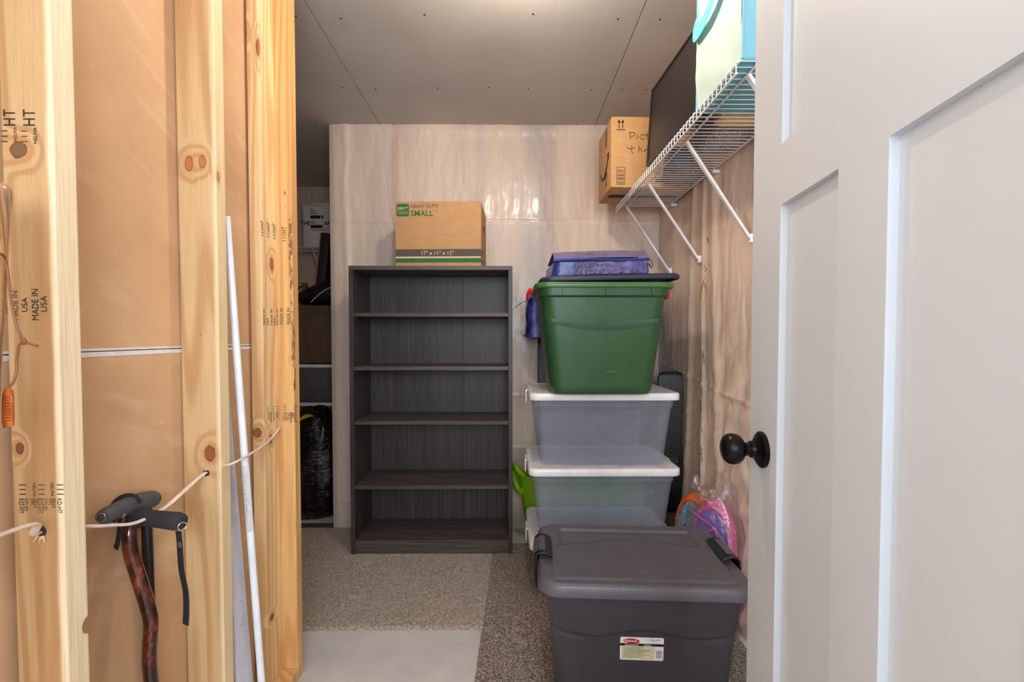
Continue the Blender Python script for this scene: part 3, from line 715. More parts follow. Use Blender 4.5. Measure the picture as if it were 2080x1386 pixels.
# ================================================================== bins
def tub_mesh(w0, d0, w1, d1, h, r, t_=.003, steps=24, band=None, cx=0, cy=0, n=7):
    """open-topped tapered shell; band=(z, extra) steps outward above z"""
    rings = []
    def size(z):
        f = z/h; e = 0
        if band: e = band[1]*sst(band[0]-.004, band[0]+.004, z)
        return w0+(w1-w0)*f+e*2, d0+(d1-d0)*f+e*2
    fl = .014
    w, d = size(0); rings.append(ring(w-fl*2, d-fl*2, r, 0, cx, cy, n)); rings.append(ring(w-fl*.6, d-fl*.6, r, fl*.25, cx, cy, n))
    zs = sorted(set([fl]+[fl+(h-fl)*k/steps for k in range(steps+1)]+([band[0]-.004, band[0], band[0]+.004] if band else [])))
    for z in zs: w, d = size(z); rings.append(ring(w, d, r+.006, z, cx, cy, n))
    for z in reversed(zs): w, d = size(z); rings.append(ring(w-2*t_, d-2*t_, r+.004, max(z, fl), cx, cy, n))
    w, d = size(0); rings.append(ring(w-fl*2.2, d-fl*2.2, r, t_+.002, cx, cy, n))
    return MB().rings(rings)
def lid_mesh(w, d, r, z, th=.016, lip=.012, panel=.03, cx=0, cy=0, n=8):
    R_ = [ring(w-.010, d-.010, r, z-lip, cx, cy, n), ring(w-.002, d-.002, r, z-lip, cx, cy, n), ring(w, d, r, z-lip+.002, cx, cy, n), ring(w, d, r, z+th-lip-.006, cx, cy, n),
          ring(w-.004, d-.004, r, z+th-lip-.002, cx, cy, n), ring(w-.012, d-.012, r, z+th-lip, cx, cy, n),
          ring(w-panel*2+.006, d-panel*2+.006, r*.8, z+th-lip, cx, cy, n), ring(w-panel*2-.004, d-panel*2-.004, r*.8, z+th-lip-.003, cx, cy, n),
          ring(w-panel*2-.05, d-panel*2-.05, r*.7, z+th-lip-.003, cx, cy, n)]
    b = MB(); b.rings(R_, False, True)
    b.rings([R_[0], ring(w-.012, d-.012, r, z+.0003, cx, cy, n)], False, True)
    return b
M['clear_bin'] = clearplastic('frosted_clear_plastic', (236, 242, 255), .16)
def clear_bin(loc, w, d, h, label, rz=0.0, group='clear bins with white lids'):
    e = empty('storage_bin', loc, label, 'storage bin', rz, group)
    tub_mesh(w-.10, d-.09, w-.035, d-.03, h-.0066, .035, band=(h-.062, .004), steps=6).build('bin_body', 'clear_bin', e, local=True)
    lid_mesh(w, d, .035, h-.0062, th=.029, lip=.0225).build('lid', 'white_plastic', e, local=True)
    for s in (-1, 1):
        pr = [(0, .0), (.006, .001), (.009, -.006), (.009, -.05), (.006, -.056), (.004, -.05), (.0045, -.008), (.0, -.006)]
        b = MB(); b.prism([(s*(w/2+.0008+a), h-.004+c) for a, c in pr], -.04, .04, 'y'); b.build('latch', 'white_plastic', e, local=True)
    return e
ZC, ZB_, ZA = .2360, .5430, .8500
# total heights include the lid (lid top sits h+.0005 above the base)
CXB, CYB = .391, 2.025; BWD, BDP = .616, .42
z0 = FL+.0130
clear_bin((CXB+.002, CYB, z0), BWD, BDP, ZC-z0-.001, 'lowest clear bin with white lid, mostly hidden behind the grey tote')
clear_bin((CXB, CYB, ZC+.0006), BWD+.004, BDP, ZB_-ZC-.0012, 'middle clear bin with white lid in the stack, just behind the grey tote')
clear_bin((CXB, CYB+.004, ZB_+.0006), BWD-.002, BDP, ZA-ZB_-.0012, 'upper clear bin with white lid right under the green tote')

# green tote
M['green'] = plastic('green_plastic', (42, 82, 47), .36); M['green_rim'] = plastic('green_rim_plastic', (66, 112, 62), .32); M['green_band'] = plastic('green_band_plastic', (30, 72, 40), .42)
M['navy'] = plastic('navy_plastic', (46, 48, 66), .4); M['red'] = plastic('red_plastic', (206, 30, 44), .35)
GZ = ZA+.0012; GH = 1.283-GZ
gw0, gd0, gw1, gd1 = .395, .31, .495, .38
g_ = empty('storage_tote', (.368, 1.915, GZ), 'green plastic tote with red handles on top of the clear bins', 'storage tote')
tub_mesh(gw0, gd0, gw1, gd1, GH, .045, band=(GH-.052, .0075), steps=20).build('tote_body', 'green', g_, local=True)
b = MB(); w_, d_ = gw1+.014, gd1+.014
b.rings([ring(w_-.004, d_-.004, .05, GH-.020), ring(w_+.022, d_+.02, .055, GH-.020), ring(w_+.026, d_+.024, .055, GH-.016), ring(w_+.026, d_+.024, .055, GH-.004), ring(w_+.02, d_+.018, .055, GH), ring(w_-.02, d_-.02, .05, GH), ring(w_-.02, d_-.02, .05, GH-.02)], False, False)
b.build('rim', 'green_rim', g_, local=True)
for x in (-.165, .0, .175):
    MB().box(x-.0015, x+.0015, -gd1/2-.016, -gd1/2-.004, GH-.045, GH-.0205, bevel=.001, seg=1).build('rib', 'green_rim', g_, local=True)
def gface(x, z, off=.0012):             # point on the tote's front face
    f = z/GH; return Vector((x, -(gd0+(gd1-gd0)*f)/2-off, z))
b = MB()                                # smooth curved band across the front
def fband(u, v):
    x = -.205+.41*u; s = x/.205; zt = GH*.665+.008*s*s; zb = GH*.578+.030*s*s
    return gface(x, zb+(zt-zb)*v, .0009+.0006*math.sin(math.pi*v))
b.grid(30, 6, fband); b.build('curved_band', 'green_band', g_, local=True)
b = MB(); b.prism([(x, z) for x, z in rrect(.054, .015, .005, 4, .03, GH*.21)], -(gd0+(gd1-gd0)*.21)/2-.0016, -(gd0+(gd1-gd0)*.21)/2+.002, 'y'); b.build('embossed_badge', 'green_band', g_, local=True, bevel=.0006)
text('Rubbermaid', .0088, 'green_rim', g_, chain(g_) @ Vector((.03, -(gd0+(gd1-gd0)*.21)/2-.0022, GH*.21-.003)), RT, UP, 'embossed_lettering', align='CENTER')
for s in (-1, 1):
    X0 = s*(w_/2+.013)
    pts = [(X0-s*.004, -.055, GH-.014), (X0+s*.014, -.055, GH-.014), (X0+s*.018, -.05, GH-.022), (X0+s*.018, -.045, GH-.044), (X0+s*.018, .045, GH-.044), (X0+s*.018, .05, GH-.022), (X0+s*.014, .055, GH-.014), (X0-s*.004, .055, GH-.014)]
    MB().tube(pts, .0075, 10).build('handle', 'red', g_, local=True)
# its lid, sitting crooked
gl = empty('tote_lid', (.392, 1.935, 1.2985), 'dark navy tote lid lying crooked on the green tote', 'lid')
gl.rotation_euler = (0, R(-1.7), R(1.5))
lw, ld = .548, .40
b = MB()
Rg = [ring(lw-.014, ld-.014, .05, -.002), ring(lw-.004, ld-.004, .05, -.004), ring(lw, ld, .05, 0), ring(lw, ld, .05, .010), ring(lw-.012, ld-.012, .05, .017), ring(lw-.09, ld-.09, .04, .018), ring(lw-.10, ld-.10, .04, .012), ring(lw-.2, ld-.2, .03, .012)]
b.rings(Rg, False, True); b.rings([Rg[0], ring(lw-.02, ld-.02, .05, .008)], False, True)
b.build('lid_panel', 'navy', gl, local=True)

# blue zip bags
def bluebag():
    t = NT('blue_woven_bag'); p = t.pos()
    f = t.noise(p, 12, 4, .6, .8)
    c = t.ramp(f, [(.3, lin((22, 30, 96))), (.6, lin((38, 54, 146))), (.8, lin((70, 84, 168)))])
    w = t.noise(t.vmul(p, (400, 400, 400)), 1, 1)
    return t.done(t.pbr(c, .26, t.bump(t.math('ADD', t.noise(p, 26, 4, .6, 1.2), t.math('MULTIPLY', w, .1)), .7, .008), Coat_Weight=.3, Coat_Roughness=.15))
M['blue'] = bluebag(); M['blue_trim'] = plain('blue_zip_trim', (34, 62, 150), .6); M['purple_film'] = plain('purple_window', (70, 58, 134), .15, vary=.25, scale=22, bump=.8, bd=.006, Coat_Weight=.8)
M['mauve'] = plain('mauve_flap', (124, 112, 140), .4, vary=.1, scale=20, bump=.4, bd=.004)
def softbox(w, d, h, amp, seed, r=.03, top_tilt=0.0, n=14, taper=0.0):
    rings = []
    zs = [0, .01]+[h*k/12 for k in range(1, 12)]+[h-.008, h]
    for i, z in enumerate(zs):
        ins = .012 if i in (0, len(zs)-1) else 0
        wv = w-2*ins-2*taper*(z/h)
        rg = []
        for (x, y) in rrect(wv, d-2*ins, r, n):
            k = 1+amp*fbm(x*9, y*9+seed, z*9, 3)
            zz = z+top_tilt*(y/d+.5)*(z/h)+.006*fbm(x*7, y*7, seed)*(z/h)
            rg.append(Vector((x*k, y*k, zz)))
        rings.append(rg)
    return MB().rings(rings)
bb1 = empty('zip_bag', (.375, 1.985, 1.3260), 'blue zippered storage bag lying on top of the navy lid', 'storage bag', R(1.5))
bb1.rotation_euler = (0, R(-1.7), R(1.5))
MB().box(-.198, .198, -.13, .13, 0, .001).bm.free()
softbox(.405, .26, .066, .03, 2, top_tilt=0, taper=.006).build('bag_body', 'blue', bb1, local=True)
b = MB(); b.grid(20, 10, lambda u, v: Vector((-.192+.388*u, -.128+(.075*v if v < .5 else .0375+.40*(v-.5)), .070+(.068*v if v < .5 else .034-.050*(v-.5))+.003*fbm(u*5, v*4, 1)*v+.004*math.sin(math.pi*u)))); b.build('bag_flap', 'mauve', bb1, local=True)
b = MB()
b.tube([Vector((-.196+.392*k/12, -.1335-.001*math.sin(k), .064+.003*math.sin(k*.5))) for k in range(13)], .0055, 8, flat=1.0); b.build('zip', 'blue_trim', bb1, local=True)
b = MB(); b.grid(24, 8, lambda u, v: Vector((-.112+.300*u, -.1345-.0035*fbm(u*7, v*4, 3), -.0+.006+.050*v))); b.build('film_window', 'purple_film', bb1, local=True)
text('MAKA', .012, 'ink', bb1, chain(bb1) @ Vector((-.06, -.118, .0885)), RT, UP+FW*.9, 'print_mark').hide_render = False
b = MB(); b.tube([(.19, -.11, .066), (.208, -.12, .058), (.216, -.118, .038), (.209, -.118, .028), (.20, -.118, .045)], .006, 8, flat=.3); b.build('bag_strap', 'blue', bb1, local=True)

b = MB().box(.160, .74, 2.485, 2.535, FL+.001, 1.062, bevel=.008)
tag(b.build('folded_table', 'black'), 'tall black folded panel standing against the back wall behind the bins', 'folding table')
bb2 = empty('zip_bag', (.435, 2.42, 1.064), 'larger blue storage bag sticking out behind the green tote', 'storage bag')
softbox(.70, .19, .225, .03, 8, r=.05, taper=.012).build('bag_body', 'blue', bb2, local=True)
b = MB(); b.tube(smooth([(-.345, -.04, .20), (-.375, -.05, .185), (-.392, -.05, .172), (-.41, -.05, .160)], 5), [.004]*16, 8, flat=.4); b.build('bag_strap', 'blue', bb2, local=True)
b = MB(); b.tube([(-.352, -.04, .018), (-.35, .0, .02), (-.345, .04, .02)], .008, 8); b.build('bag_piping', 'blue_trim', bb2, local=True)

# lime tub
M['lime'] = plastic('lime_rubber', (120, 168, 14), .4)
tb = empty('flexible_tub', (.402, 2.361, FL+.0135), 'lime green flexible tub behind the clear bins', 'tub')
def oval(rx_, ry_, z, n=48): return [Vector((rx_*math.copysign(abs(math.cos(a))**.9, math.cos(a)), ry_*math.copysign(abs(math.sin(a))**.9, math.sin(a)), z)) for a in [2*math.pi*k/n for k in range(n)]]
b = MB(); b.rings([oval(.285, .08, 0), oval(.30, .095, .02), oval(.345, .108, .32), oval(.352, .112, .36), oval(.345, .108, .364), oval(.29, .09, .03)])
b.build('tub_wall', 'lime', tb, local=True)
for s in (-1, 1):
    b = MB(); b.tube(smooth([(s*.325, -.045, .362), (s*.352, -.05, .392), (s*.368, -.03, .41), (s*.375, 0, .385), (s*.372, .0, .33), (s*.352, -.02, .285), (s*.335, -.04, .28)], 6), .017, 10, flat=.9); b.build('handle', 'lime', tb, local=True)

# dark step stool between bins and right wall
ss = empty('step_stool', (.785, 2.20, FL+.013), 'black folded step stool in the corner right of the clear bins', 'step stool')
ss.rotation_euler = (R(0), 0, R(-8))
b = MB(); b.prism(rrect(.115, .40, .018, 5, 0, .695), -.012, .012, 'y'); b.build('tread', 'black', ss, local=True, bevel=.002)
b = MB(); b.prism(rrect(.12, .24, .018, 5, 0, .34), -.011, .011, 'y'); b.build('tread', 'black', ss, local=True, bevel=.002)
for x in (-.052, .052): MB().tube([(x, 0, .001), (x, 0, .55)], .009, 10).build('leg', 'black', ss, local=True)
MB().tube([(-.052, 0, .895), (-.03, 0, .905), (.03, 0, .905), (.052, 0, .895)], .007, 8).build('top_rail', 'black', ss, local=True)

# ---- large grey tote in front
M['grey'] = plastic('grey_plastic', (86, 83, 90), .40, scale=1200); M['greyd'] = plastic('dark_grey_plastic', (60, 57, 62), .42, scale=1200)
TW, TD, TH = .580, .405, .422
ang = R(-3.4)
gt = empty('storage_tote', (.378, 1.372, FL+.0130), 'large dark grey tote with latched lid, nearest the door', 'storage tote', ang)
NP = 26
def dense(w, d, r, z, cx=0, cy=0, per=22):       # rounded rectangle with evenly split sides
    r = min(r, w/2, d/2); P = []
    cs = [((w/2-r), (d/2-r), 0), (-(w/2-r), (d/2-r), 90), (-(w/2-r), -(d/2-r), 180), ((w/2-r), -(d/2-r), 270)]
    arcs = [[(x+r*math.cos(R(a+9*k)), y+r*math.sin(R(a+9*k))) for k in range(11)] for x, y, a in cs]
    for i in range(4):
        P += arcs[i]; a0, b0 = arcs[i][-1], arcs[(i+1) % 4][0]
        m = per*2 if i in (0, 2) else per
        P += [(a0[0]+(b0[0]-a0[0])*k/m, a0[1]+(b0[1]-a0[1])*k/m) for k in range(1, m)]
    return [Vector((cx+x, cy+y, z)) for x, y in P]
bh_ = TH-.022; w0, d0, w1, d1 = .470, .30, .535, .362
rings = []
N = 96
def wave(x): return bh_*.60-.016*math.cos(x/.235*math.pi*1.0*2)*(-1)*1.0
rings.append(dense(w0-.03, d0-.03, .03, 0)); rings.append(dense(w0-.01, d0-.01, .035, .003))
for k in range(N+1):
    z = .012+(bh_-.012)*k/N; f = z/bh_; rg = []
    for p in dense(w0+(w1-w0)*f, d0+(d1-d0)*f, .045, z):
        if p.y < -.05 or p.y > .05:
            zb = .276+.0100*math.cos(p.x/.14*math.pi)
            ins = .0075*(1-sst(zb-.004, zb+.003, z))
            side = sst(.150+.012*(1-f), .153+.012*(1-f), abs(p.x))*(1-sst(zb-.02, zb-.004, z)); ins += -.0028*side
        else: ins = .0075*(1-sst(.272, .279, z))
        n_ = Vector((p.x*.35, p.y, 0)).normalized() if abs(p.y) > .05 else Vector((1 if p.x > 0 else -1, 0, 0))
        rg.append(p-n_*ins)
    rings.append(rg)
rings.append(dense(w1-.006, d1-.006, .042, bh_)); rings.append(dense(w1-.034, d1-.034, .042, bh_-.004)); rings.append(dense(w0-.036, d0-.036, .03, .01))
MB().rings(rings).build('tote_body', 'greyd', gt, local=True, angle=70)
# lid with recessed rear panel and wave edge
def lidtop(x, y):
    h = 0.0
    arc = .062+.018*math.cos(x/.235*math.pi*.9)-.006*abs(x)/.2
    rear = sst(arc-.003, arc+.004, y)*(1-sst(.150, .158, y))*(1-sst(.212, .221, abs(x)))
    h -= .011*rear
    h += .004*(1-sst(arc-.02, arc-.002, y))*(1-sst(.243, .252, abs(x)))*sst(-.175, -.163, y)
    side = sst(.246, .25, abs(x))*(1-sst(.07, .09, abs(y+.0)))
    h -= .003*side
    h += .0007*ridge(y-(-.0+.012*math.cos(x/.1)), .02, .0015)*(1-sst(.05, .07, abs(x)))
    return h
rings = [dense(TW-.014, TD-.014, .06, TH-.032), dense(TW-.001, TD-.001, .06, TH-.034), dense(TW, TD, .06, TH-.031), dense(TW-.003, TD-.003, .06, TH-.022), dense(TW-.008, TD-.008, .06, TH-.008), dense(TW-.016, TD-.016, .06, TH-.002), dense(TW-.028, TD-.028, .055, TH)]
for s in range(1, 71):
    f = 1-s/71.0; w_, d_ = (TW-.028)*f, (TD-.028)*f
    rg = dense(w_, d_, .055*f, TH)
    for p in rg: p.z = TH+lidtop(p.x, p.y)
    rings.append(rg)
b = MB(); b.rings(rings, False, True); b.rings([rings[0], dense(TW-.02, TD-.02, .055, TH-.008)], False, True)
b.build('lid', 'grey', gt, local=True, angle=70)
for s in (-1, 1):
    X0 = s*(TW/2)
    def arcp(off):                       # cross section in x-z, from lid top over the edge and down
        pr = [(-.045, .0015), (-.036, .011), (-.018, .016), (-.002, .014), (.008, .004), (.011, -.02), (.009, -.065), (.004, -.092)]
        return pr
    outer = arcp(0); inner = [(a-.001 if a < -.04 else a-.004*(1 if a > 0 else 0), c-.006) for a, c in outer]
    inner = [(-.040, .0012), (-.033, .006), (-.017, .010), (-.004, .009), (.0015, .001), (.004, -.02), (.003, -.064), (.0, -.09)]
    ol = [(X0+s*a, TH+.0035+c) for a, c in outer]+[(X0+s*a, TH+.0035+c) for a, c in reversed(inner)]
    b = MB(); b.prism(ol, -.062, .072, 'y'); lt = b.build('latch', 'black', gt, local=True, bevel=.004); lt['label'] = 'black clip latch with grey pad'
    pad = [(-.024, .0165), (-.004, .0155), (.010, .004), (.013, -.022), (.0115, -.022), (.0085, .0035), (-.005, .0135), (-.024, .0145)]
    b = MB(); b.prism([(X0+s*a, TH+.0035+c) for a, c in pad], -.040, .052, 'y'); b.build('grip_pad', 'grey', lt, local=True, bevel=.001)
# label on the front: follow the sloping face
def tf(x, z, off=.0012):
    f = z/bh_; return Vector((x, -(d0+(d1-d0)*f)/2+.0075-off, z))
MT = chain(gt)
lx0, lx1, lz0, lz1 = -.065, .052, .197, .264
def lpatch(x0, x1, z0, z1, mat, nm, off=.0012, par=None):
    return patch([tf(x0, z0, off), tf(x1, z0, off), tf(x1, z1, off), tf(x0, z1, off)], mat, gt if par is None else par, nm, local=True)
M['label_w'] = plain('label_white', (226, 224, 222), .4); M['label_y'] = plain('label_buff', (206, 200, 160), .5); M['label_r'] = plain('label_red', (196, 34, 44), .4)
sl = patch([tf(x, z, .0014) for x, z in rrect(lx1-lx0, lz1-lz0, .004, 4, (lx0+lx1)/2, (lz0+lz1)/2)], 'label_w', gt, 'label_sticker', local=True)
def LU(a): return lx0+(lx1-lx0)*a
def LV(c): return lz1-(lz1-lz0)*c
def sp(a0, a1, c0, c1, mat, nm, off): return lpatch(LU(a0), LU(a1), LV(c1), LV(c0), mat, nm, off, sl)
sp(.0, 1, .27, .38, plain('label_navy', (24, 18, 44), .4), 'navy_stripe', .0018); sp(.03, .79, .38, .95, 'label_y', 'buff_field', .0018)
ol = [(.08, .11), (.2, .06), (.32, .06), (.44, .12), (.44, .235), (.32, .27), (.2, .27), (.08, .20)]
patch([tf(LU(a), LV(c), .0020) for a, c in reversed(ol)], 'label_r', sl, 'red_badge', local=True)
slp = (tf(0, .2)-tf(0, .1)).normalized(); upw = MT.to_3x3() @ slp; rtw = MT.to_3x3() @ RT
def lt_(s, a, c, size, mat, **kw): return text(s, size, mat, sl, MT @ tf(LU(a), LV(c), .0026), rtw, upw, **kw)
lt_('Rubbermaid', .095, .195, .0088, 'label_w', squeeze=.78, bold=.0001); lt_('ROUGHNECK', .1, .365, .0068, 'label_w', shear=.2, squeeze=.9)
lt_('STORAGE', .54, .33, .0042, 'label_w'); lt_('CONTAINER', .54, .378, .0042, 'label_w'); lt_('22 gal | 83.3 L', .68, .125, .0062, 'ink', squeeze=.85)
b = MB()
for k in range(9):
    c0 = .43+k*.055; a1 = rnd.uniform(.4, .7)
    b.bm.faces.new([b.bm.verts.new(tf(LU(a), LV(c), .0022)) for a, c in ((.07, c0+.018), (a1, c0+.018), (a1, c0), (.07, c0))])
b.build('fine_print', plain('print_olive', (128, 116, 76), .6), sl, smooth=False, local=True, normals=False)
b = MB()
for k in range(6):
    c0 = .56+k*.055
    b.bm.faces.new([b.bm.verts.new(tf(LU(a), LV(c), .0022)) for a, c in ((.83, c0+.028), (.96, c0+.028), (.96, c0), (.83, c0))])
b.build('barcode', plain('print_grey_violet', (120, 110, 128), .6), sl, smooth=False, local=True, normals=False)

# ---- children's bags between bins and right wall
def print_fabric():
    t = NT('blue_print_fabric'); p = t.pos()
    v = t.n('ShaderNodeTexVoronoi', {'Vector': p, 'Scale': 48.0}, feature='F1')
    c = t.mix(t.rng(v.outputs['Distance'], .44, .36), lin((96, 158, 190)), t.ramp(t.n('ShaderNodeSeparateColor', {0: v.outputs['Color']}).outputs[0], [(0, lin((190, 70, 90))), (.4, lin((60, 90, 150))), (.7, lin((214, 120, 70))), (.9, lin((220, 210, 110)))], 'CONSTANT'))
    c = t.mix(t.rng(v.outputs['Distance'], .22, .16), c, lin((220, 214, 224)))
    return t.done(t.pbr(c, .55))
M['printf'] = print_fabric(); M['orange'] = plain('orange_fabric', (236, 112, 20), .5, bump=.3); M['pink'] = plain('pink_fabric', (226, 84, 170), .45, bump=.3); M['violet'] = plain('violet_mesh', (128, 104, 200), .5, vary=.2); M['plum'] = plain('plum_fabric', (70, 40, 66), .6)
M['film'] = film('clear_film')
def dome(w, h, n=20, pw=2.4):
    P = [(-w/2*.92, .0), (w/2*.92, .0)]
    for k in range(n+1):
        a = math.pi*k/n; P.append((w/2*math.copysign(abs(math.cos(a))**(2/pw), math.cos(a)), h*.55+h*.45*abs(math.sin(a))**(2/pw)))
    return P
def domepack(e, w, h, th, face, rim, extra=None):
    P = dome(w, h); n = len(P)
    cx_, cz_ = 0, h*.5
    def sc(P, s, y, dz=0): return [Vector((x*s, y, cz_+(z-cz_)*s+dz)) for x, z in P]
    MB().rings([sc(P, .86, -th*.5), sc(P, .97, -th*.34), sc(P, 1, 0), sc(P, .97, th*.34), sc(P, .86, th*.5)]).build('bag_shell', rim, e, local=True)
    MB().rings([sc(P, .85, -th*.5-.001), sc(P, .82, -th*.5-.012), sc(P, .6, -th*.5-.022), sc(P, .2, -th*.5-.026)]).build('front_pocket', face, e, local=True)
    b = MB(); b.tube([v for v in sc(P, .90, -th*.5-.001)[2:]], .0055, 8); b.build('zip_piping', rim, e, local=True)
kb = empty('kids_backpack', (.779, 1.86, FL+.0135), 'blue patterned child backpack with orange edging, right of the clear bins', 'backpack', R(-58))
domepack(kb, .175, .43, .055, 'printf', 'orange')
pb = empty('kids_backpack', (.768, 1.665, FL+.0135), 'pink and violet child bag wrapped in clear film against the right wall', 'backpack', R(-54))
domepack(pb, .16, .475, .045, 'violet', 'pink')
for pts in (((-.06, -.05, .42), (.03, -.056, .39), (-.05, -.054, .33)), ((.03, -.056, .39), (.06, -.052, .27), (-.05, -.054, .33)), ((-.05, -.054, .33), (.05, -.056, .22))):
    MB().tube([Vector(p) for p in pts], .0045, 8).build('pink_strap', 'pink', pb, local=True)
b = MB(); P = dome(.19, .52)
rs = []
for s, y in ((.9, -.062), (1.0, -.05), (1.02, 0), (1.0, .03), (.9, .036)):
    rs.append([Vector((x*s, y+.006*fbm(x*20, z*20, s*9), .22+(z-.22)*s+(.03*max(0, fbm(x*30, 5, y*20)) if z > .25 else 0))) for x, z in P])
b.rings(rs); b.build('film_wrap', 'film', pb, local=True)
for x in (-.07, .05):
    b = MB(); b.rings([[Vector((x+.022*math.cos(a)*(1-k/5*.6), -.02+.010*math.sin(a)*(1+.2*k), .50+k*.010)) for a in [2*math.pi*j/10 for j in range(10)]] for k in range(6)]); b.build('film_peak', 'film', pb, local=True)

# ================================================================== wire shelf on the right wall
WS = 1.747; SX0, SX1, SY0, SY1 = .552, XR-.042, 1.118, 2.35
def wire_shelf(e, X0, X1, Ya, Yb, z, rail, m=Matrix(), step=.0254):
    def V(x, y, zz): return m @ Vector((x, y, zz))
    b = MB(); n = int((Yb-Ya)/step)
    for k in range(n+1):
        y = Ya+k*(Yb-Ya)/n
        b.tube([V(X1, y, z), V(X0+.003, y, z), V(X0, y, z-.003), V(X0, y, z-.028)], .0016, 6)
    b.build('cross_wires', 'white_wire', e)
    for nm, x, zz, r in (('back_rail', X1, z-.0042, .003), ('front_rail', X0, z-.0315, .003), ('lip_rail', X0+.0042, z-.004, .0026), ('support_rail', X0+rail, z-.0046, .003)):
        MB().tube([V(x, Ya-.004, zz), V(x, Yb+.004, zz)], r, 8).build(nm, 'white_wire', e)
shf = empty('wire_shelf', (.70, (SY0+SY1)/2, WS), 'long white wire shelf bracketed to the right wall', 'wire shelf')
wire_shelf(shf, SX0, SX1, SY0, SY1, WS, .054)
for y in (1.158, 1.553, 1.975, 2.332):
    a = Vector((SX0+.054, y, WS-.008)); c = Vector((XR-.034, y, 1.418))
    dv = (c-a).normalized(); nv = Vector((dv.z, 0, -dv.x))
    b = MB(); pr = [(-.0062, 0), (-.0062, .009), (.0062, .009), (.0062, 0), (.0045, 0), (.0045, .007), (-.0045, .007), (-.0045, 0)]
    b.rings([[q+Vector((0, s, 0))+nv*t_ for s, t_ in pr] for q in (a, c)])
    b.build('brace', 'white_wire', shf, smooth=False)
    MB().box(XR-.037, XR-.022, y-.008, y+.008, 1.398, 1.428, bevel=.002).build('wall_clip', 'white_plastic', shf)
for y in (1.30, 1.82, 2.28): MB().box(SX1-.006, XR-.020, y-.009, y+.009, WS-.020, WS-.0078, bevel=.003).build('wall_clip', 'white_plastic', shf)

# big printed carton at the far end
SW = WS+.0018
cb_ = carton('shipping_carton', (.457+.18, 2.06+.13, SW), R(.8), .360, .258, .312, 'card2', 'brown cardboard carton with handwriting at the far end of the wire shelf')
MC = chain(cb_); cf = -.129-.0008
def C2(x, z): return MC @ Vector((x, cf, z))
HX = -.18
def arrow(x):
    b = MB()
    def q(a, c): return b.bm.verts.new(Vector((a, cf, c)))
    b.bm.faces.new([q(x-.0018, .262), q(x+.0018, .262), q(x+.0018, .288), q(x-.0018, .288)])
    b.bm.faces.new([q(x-.008, .286), q(x+.008, .286), q(x, .300)])
    b.build('arrow_mark', 'ink', cb_, local=True, smooth=False, normals=False)
arrow(HX+.036); arrow(HX+.052)
patch([Vector((a, cf, c)) for a, c in ((HX+.024, .2535), (HX+.064, .2535), (HX+.064, .257), (HX+.024, .257))], 'ink', cb_, 'arrow_base', local=True)
def pen(lines, x, z, s, e, nm='handwriting'):
    b = MB()
    for ln in lines:
        if len(ln) > 2: ln2 = smooth([Vector((HX+x+a*s, cf-.0002, z+c*s)) for a, c in ln], 5)
        else: ln2 = [Vector((HX+x+a*s, cf-.0002, z+c*s)) for a, c in ln]
        b.tube(ln2, .0011, 6)
    b.build(nm, 'ink', e, local=True)
pen([[(0, 1), (.05, 0)], [(-.15, .9), (.5, .95), (.65, .7), (.4, .45), (.05, .4)], [(1.0, .7), (1.0, .05)], [(2.0, .6), (1.5, .65), (1.35, .3), (1.6, .05), (2.0, .1)], [(2.3, 1.0), (2.35, .1), (2.6, .05)], [(2.05, .6), (2.7, .65)]], .085, .212, .033, cb_)
pen([[(0, 1), (.1, -.1), (.3, -.1)], [(-.7, .8), (-.2, .5), (.5, .75)], [(1.1, 1.0), (1.1, 0)], [(1.1, .4), (1.4, .6), (1.6, 0)], [(2.0, .5), (2.0, 0)], [(2.0, .3), (2.3, .5), (2.5, .45)], [(2.7, .3), (3.1, .35), (3.0, .6), (2.7, .4), (2.8, .05), (3.2, .1)]], .092, .155, .030, cb_)
b = MB()
def bar(x0, x1, z0, z1): b.bm.faces.new([b.bm.verts.new(Vector((HX+a, cf, c))) for a, c in ((x0, z0), (x1, z0), (x1, z1), (x0, z1))])
bar(.026, .028, .012, .090); bar(.062, .064, .012, .090); bar(.028, .062, .012, .014); bar(.028, .062, .088, .090)
for k, wd in enumerate((.003, .001, .002, .0035, .001, .003, .0015, .001, .0025, .001)): bar(.030, .060, .018+k*.0066, .018+k*.0066+wd)
b.build('barcode', 'ink', cb_, local=True, smooth=False, normals=False)
b = MB(); bar2 = [(.050, .262), (.105, .262), (.105, .292), (.050, .292)]
lf = -.18-.0008
for z0_, z1_ in ((.215, .300), (.03, .095)):
    b.bm.faces.new([b.bm.verts.new(Vector((lf, yy, zz))) for yy, zz in ((-.055, z0_), (-.015, z0_), (-.015, z1_), (-.055, z1_))])
b.build('dark_tape', plain('tape_grey', (78, 66, 62), .35), cb_, local=True, smooth=False, normals=False)
b = MB(); b.tube(smooth([Vector((lf, .075-.0, .125)), Vector((lf, .045, .088)), Vector((lf, -.01, .086)), Vector((lf, -.055, .120)), Vector((lf, -.085, .165))], 6), [.0015+.003*math.sin(math.pi*k/24) for k in range(25)], 6); b.tube([Vector((lf, -.060, .166)), Vector((lf, -.090, .172)), Vector((lf, -.088, .14))], .002, 6); b.build('curved_arrow', 'ink', cb_, local=True)
patch([Vector((a, c, -.0004)) for a, c in ((-.16, -.02), (.17, -.02), (.17, .025), (-.16, .025))], 'ink', cb_, 'bottom_tape', local=True)

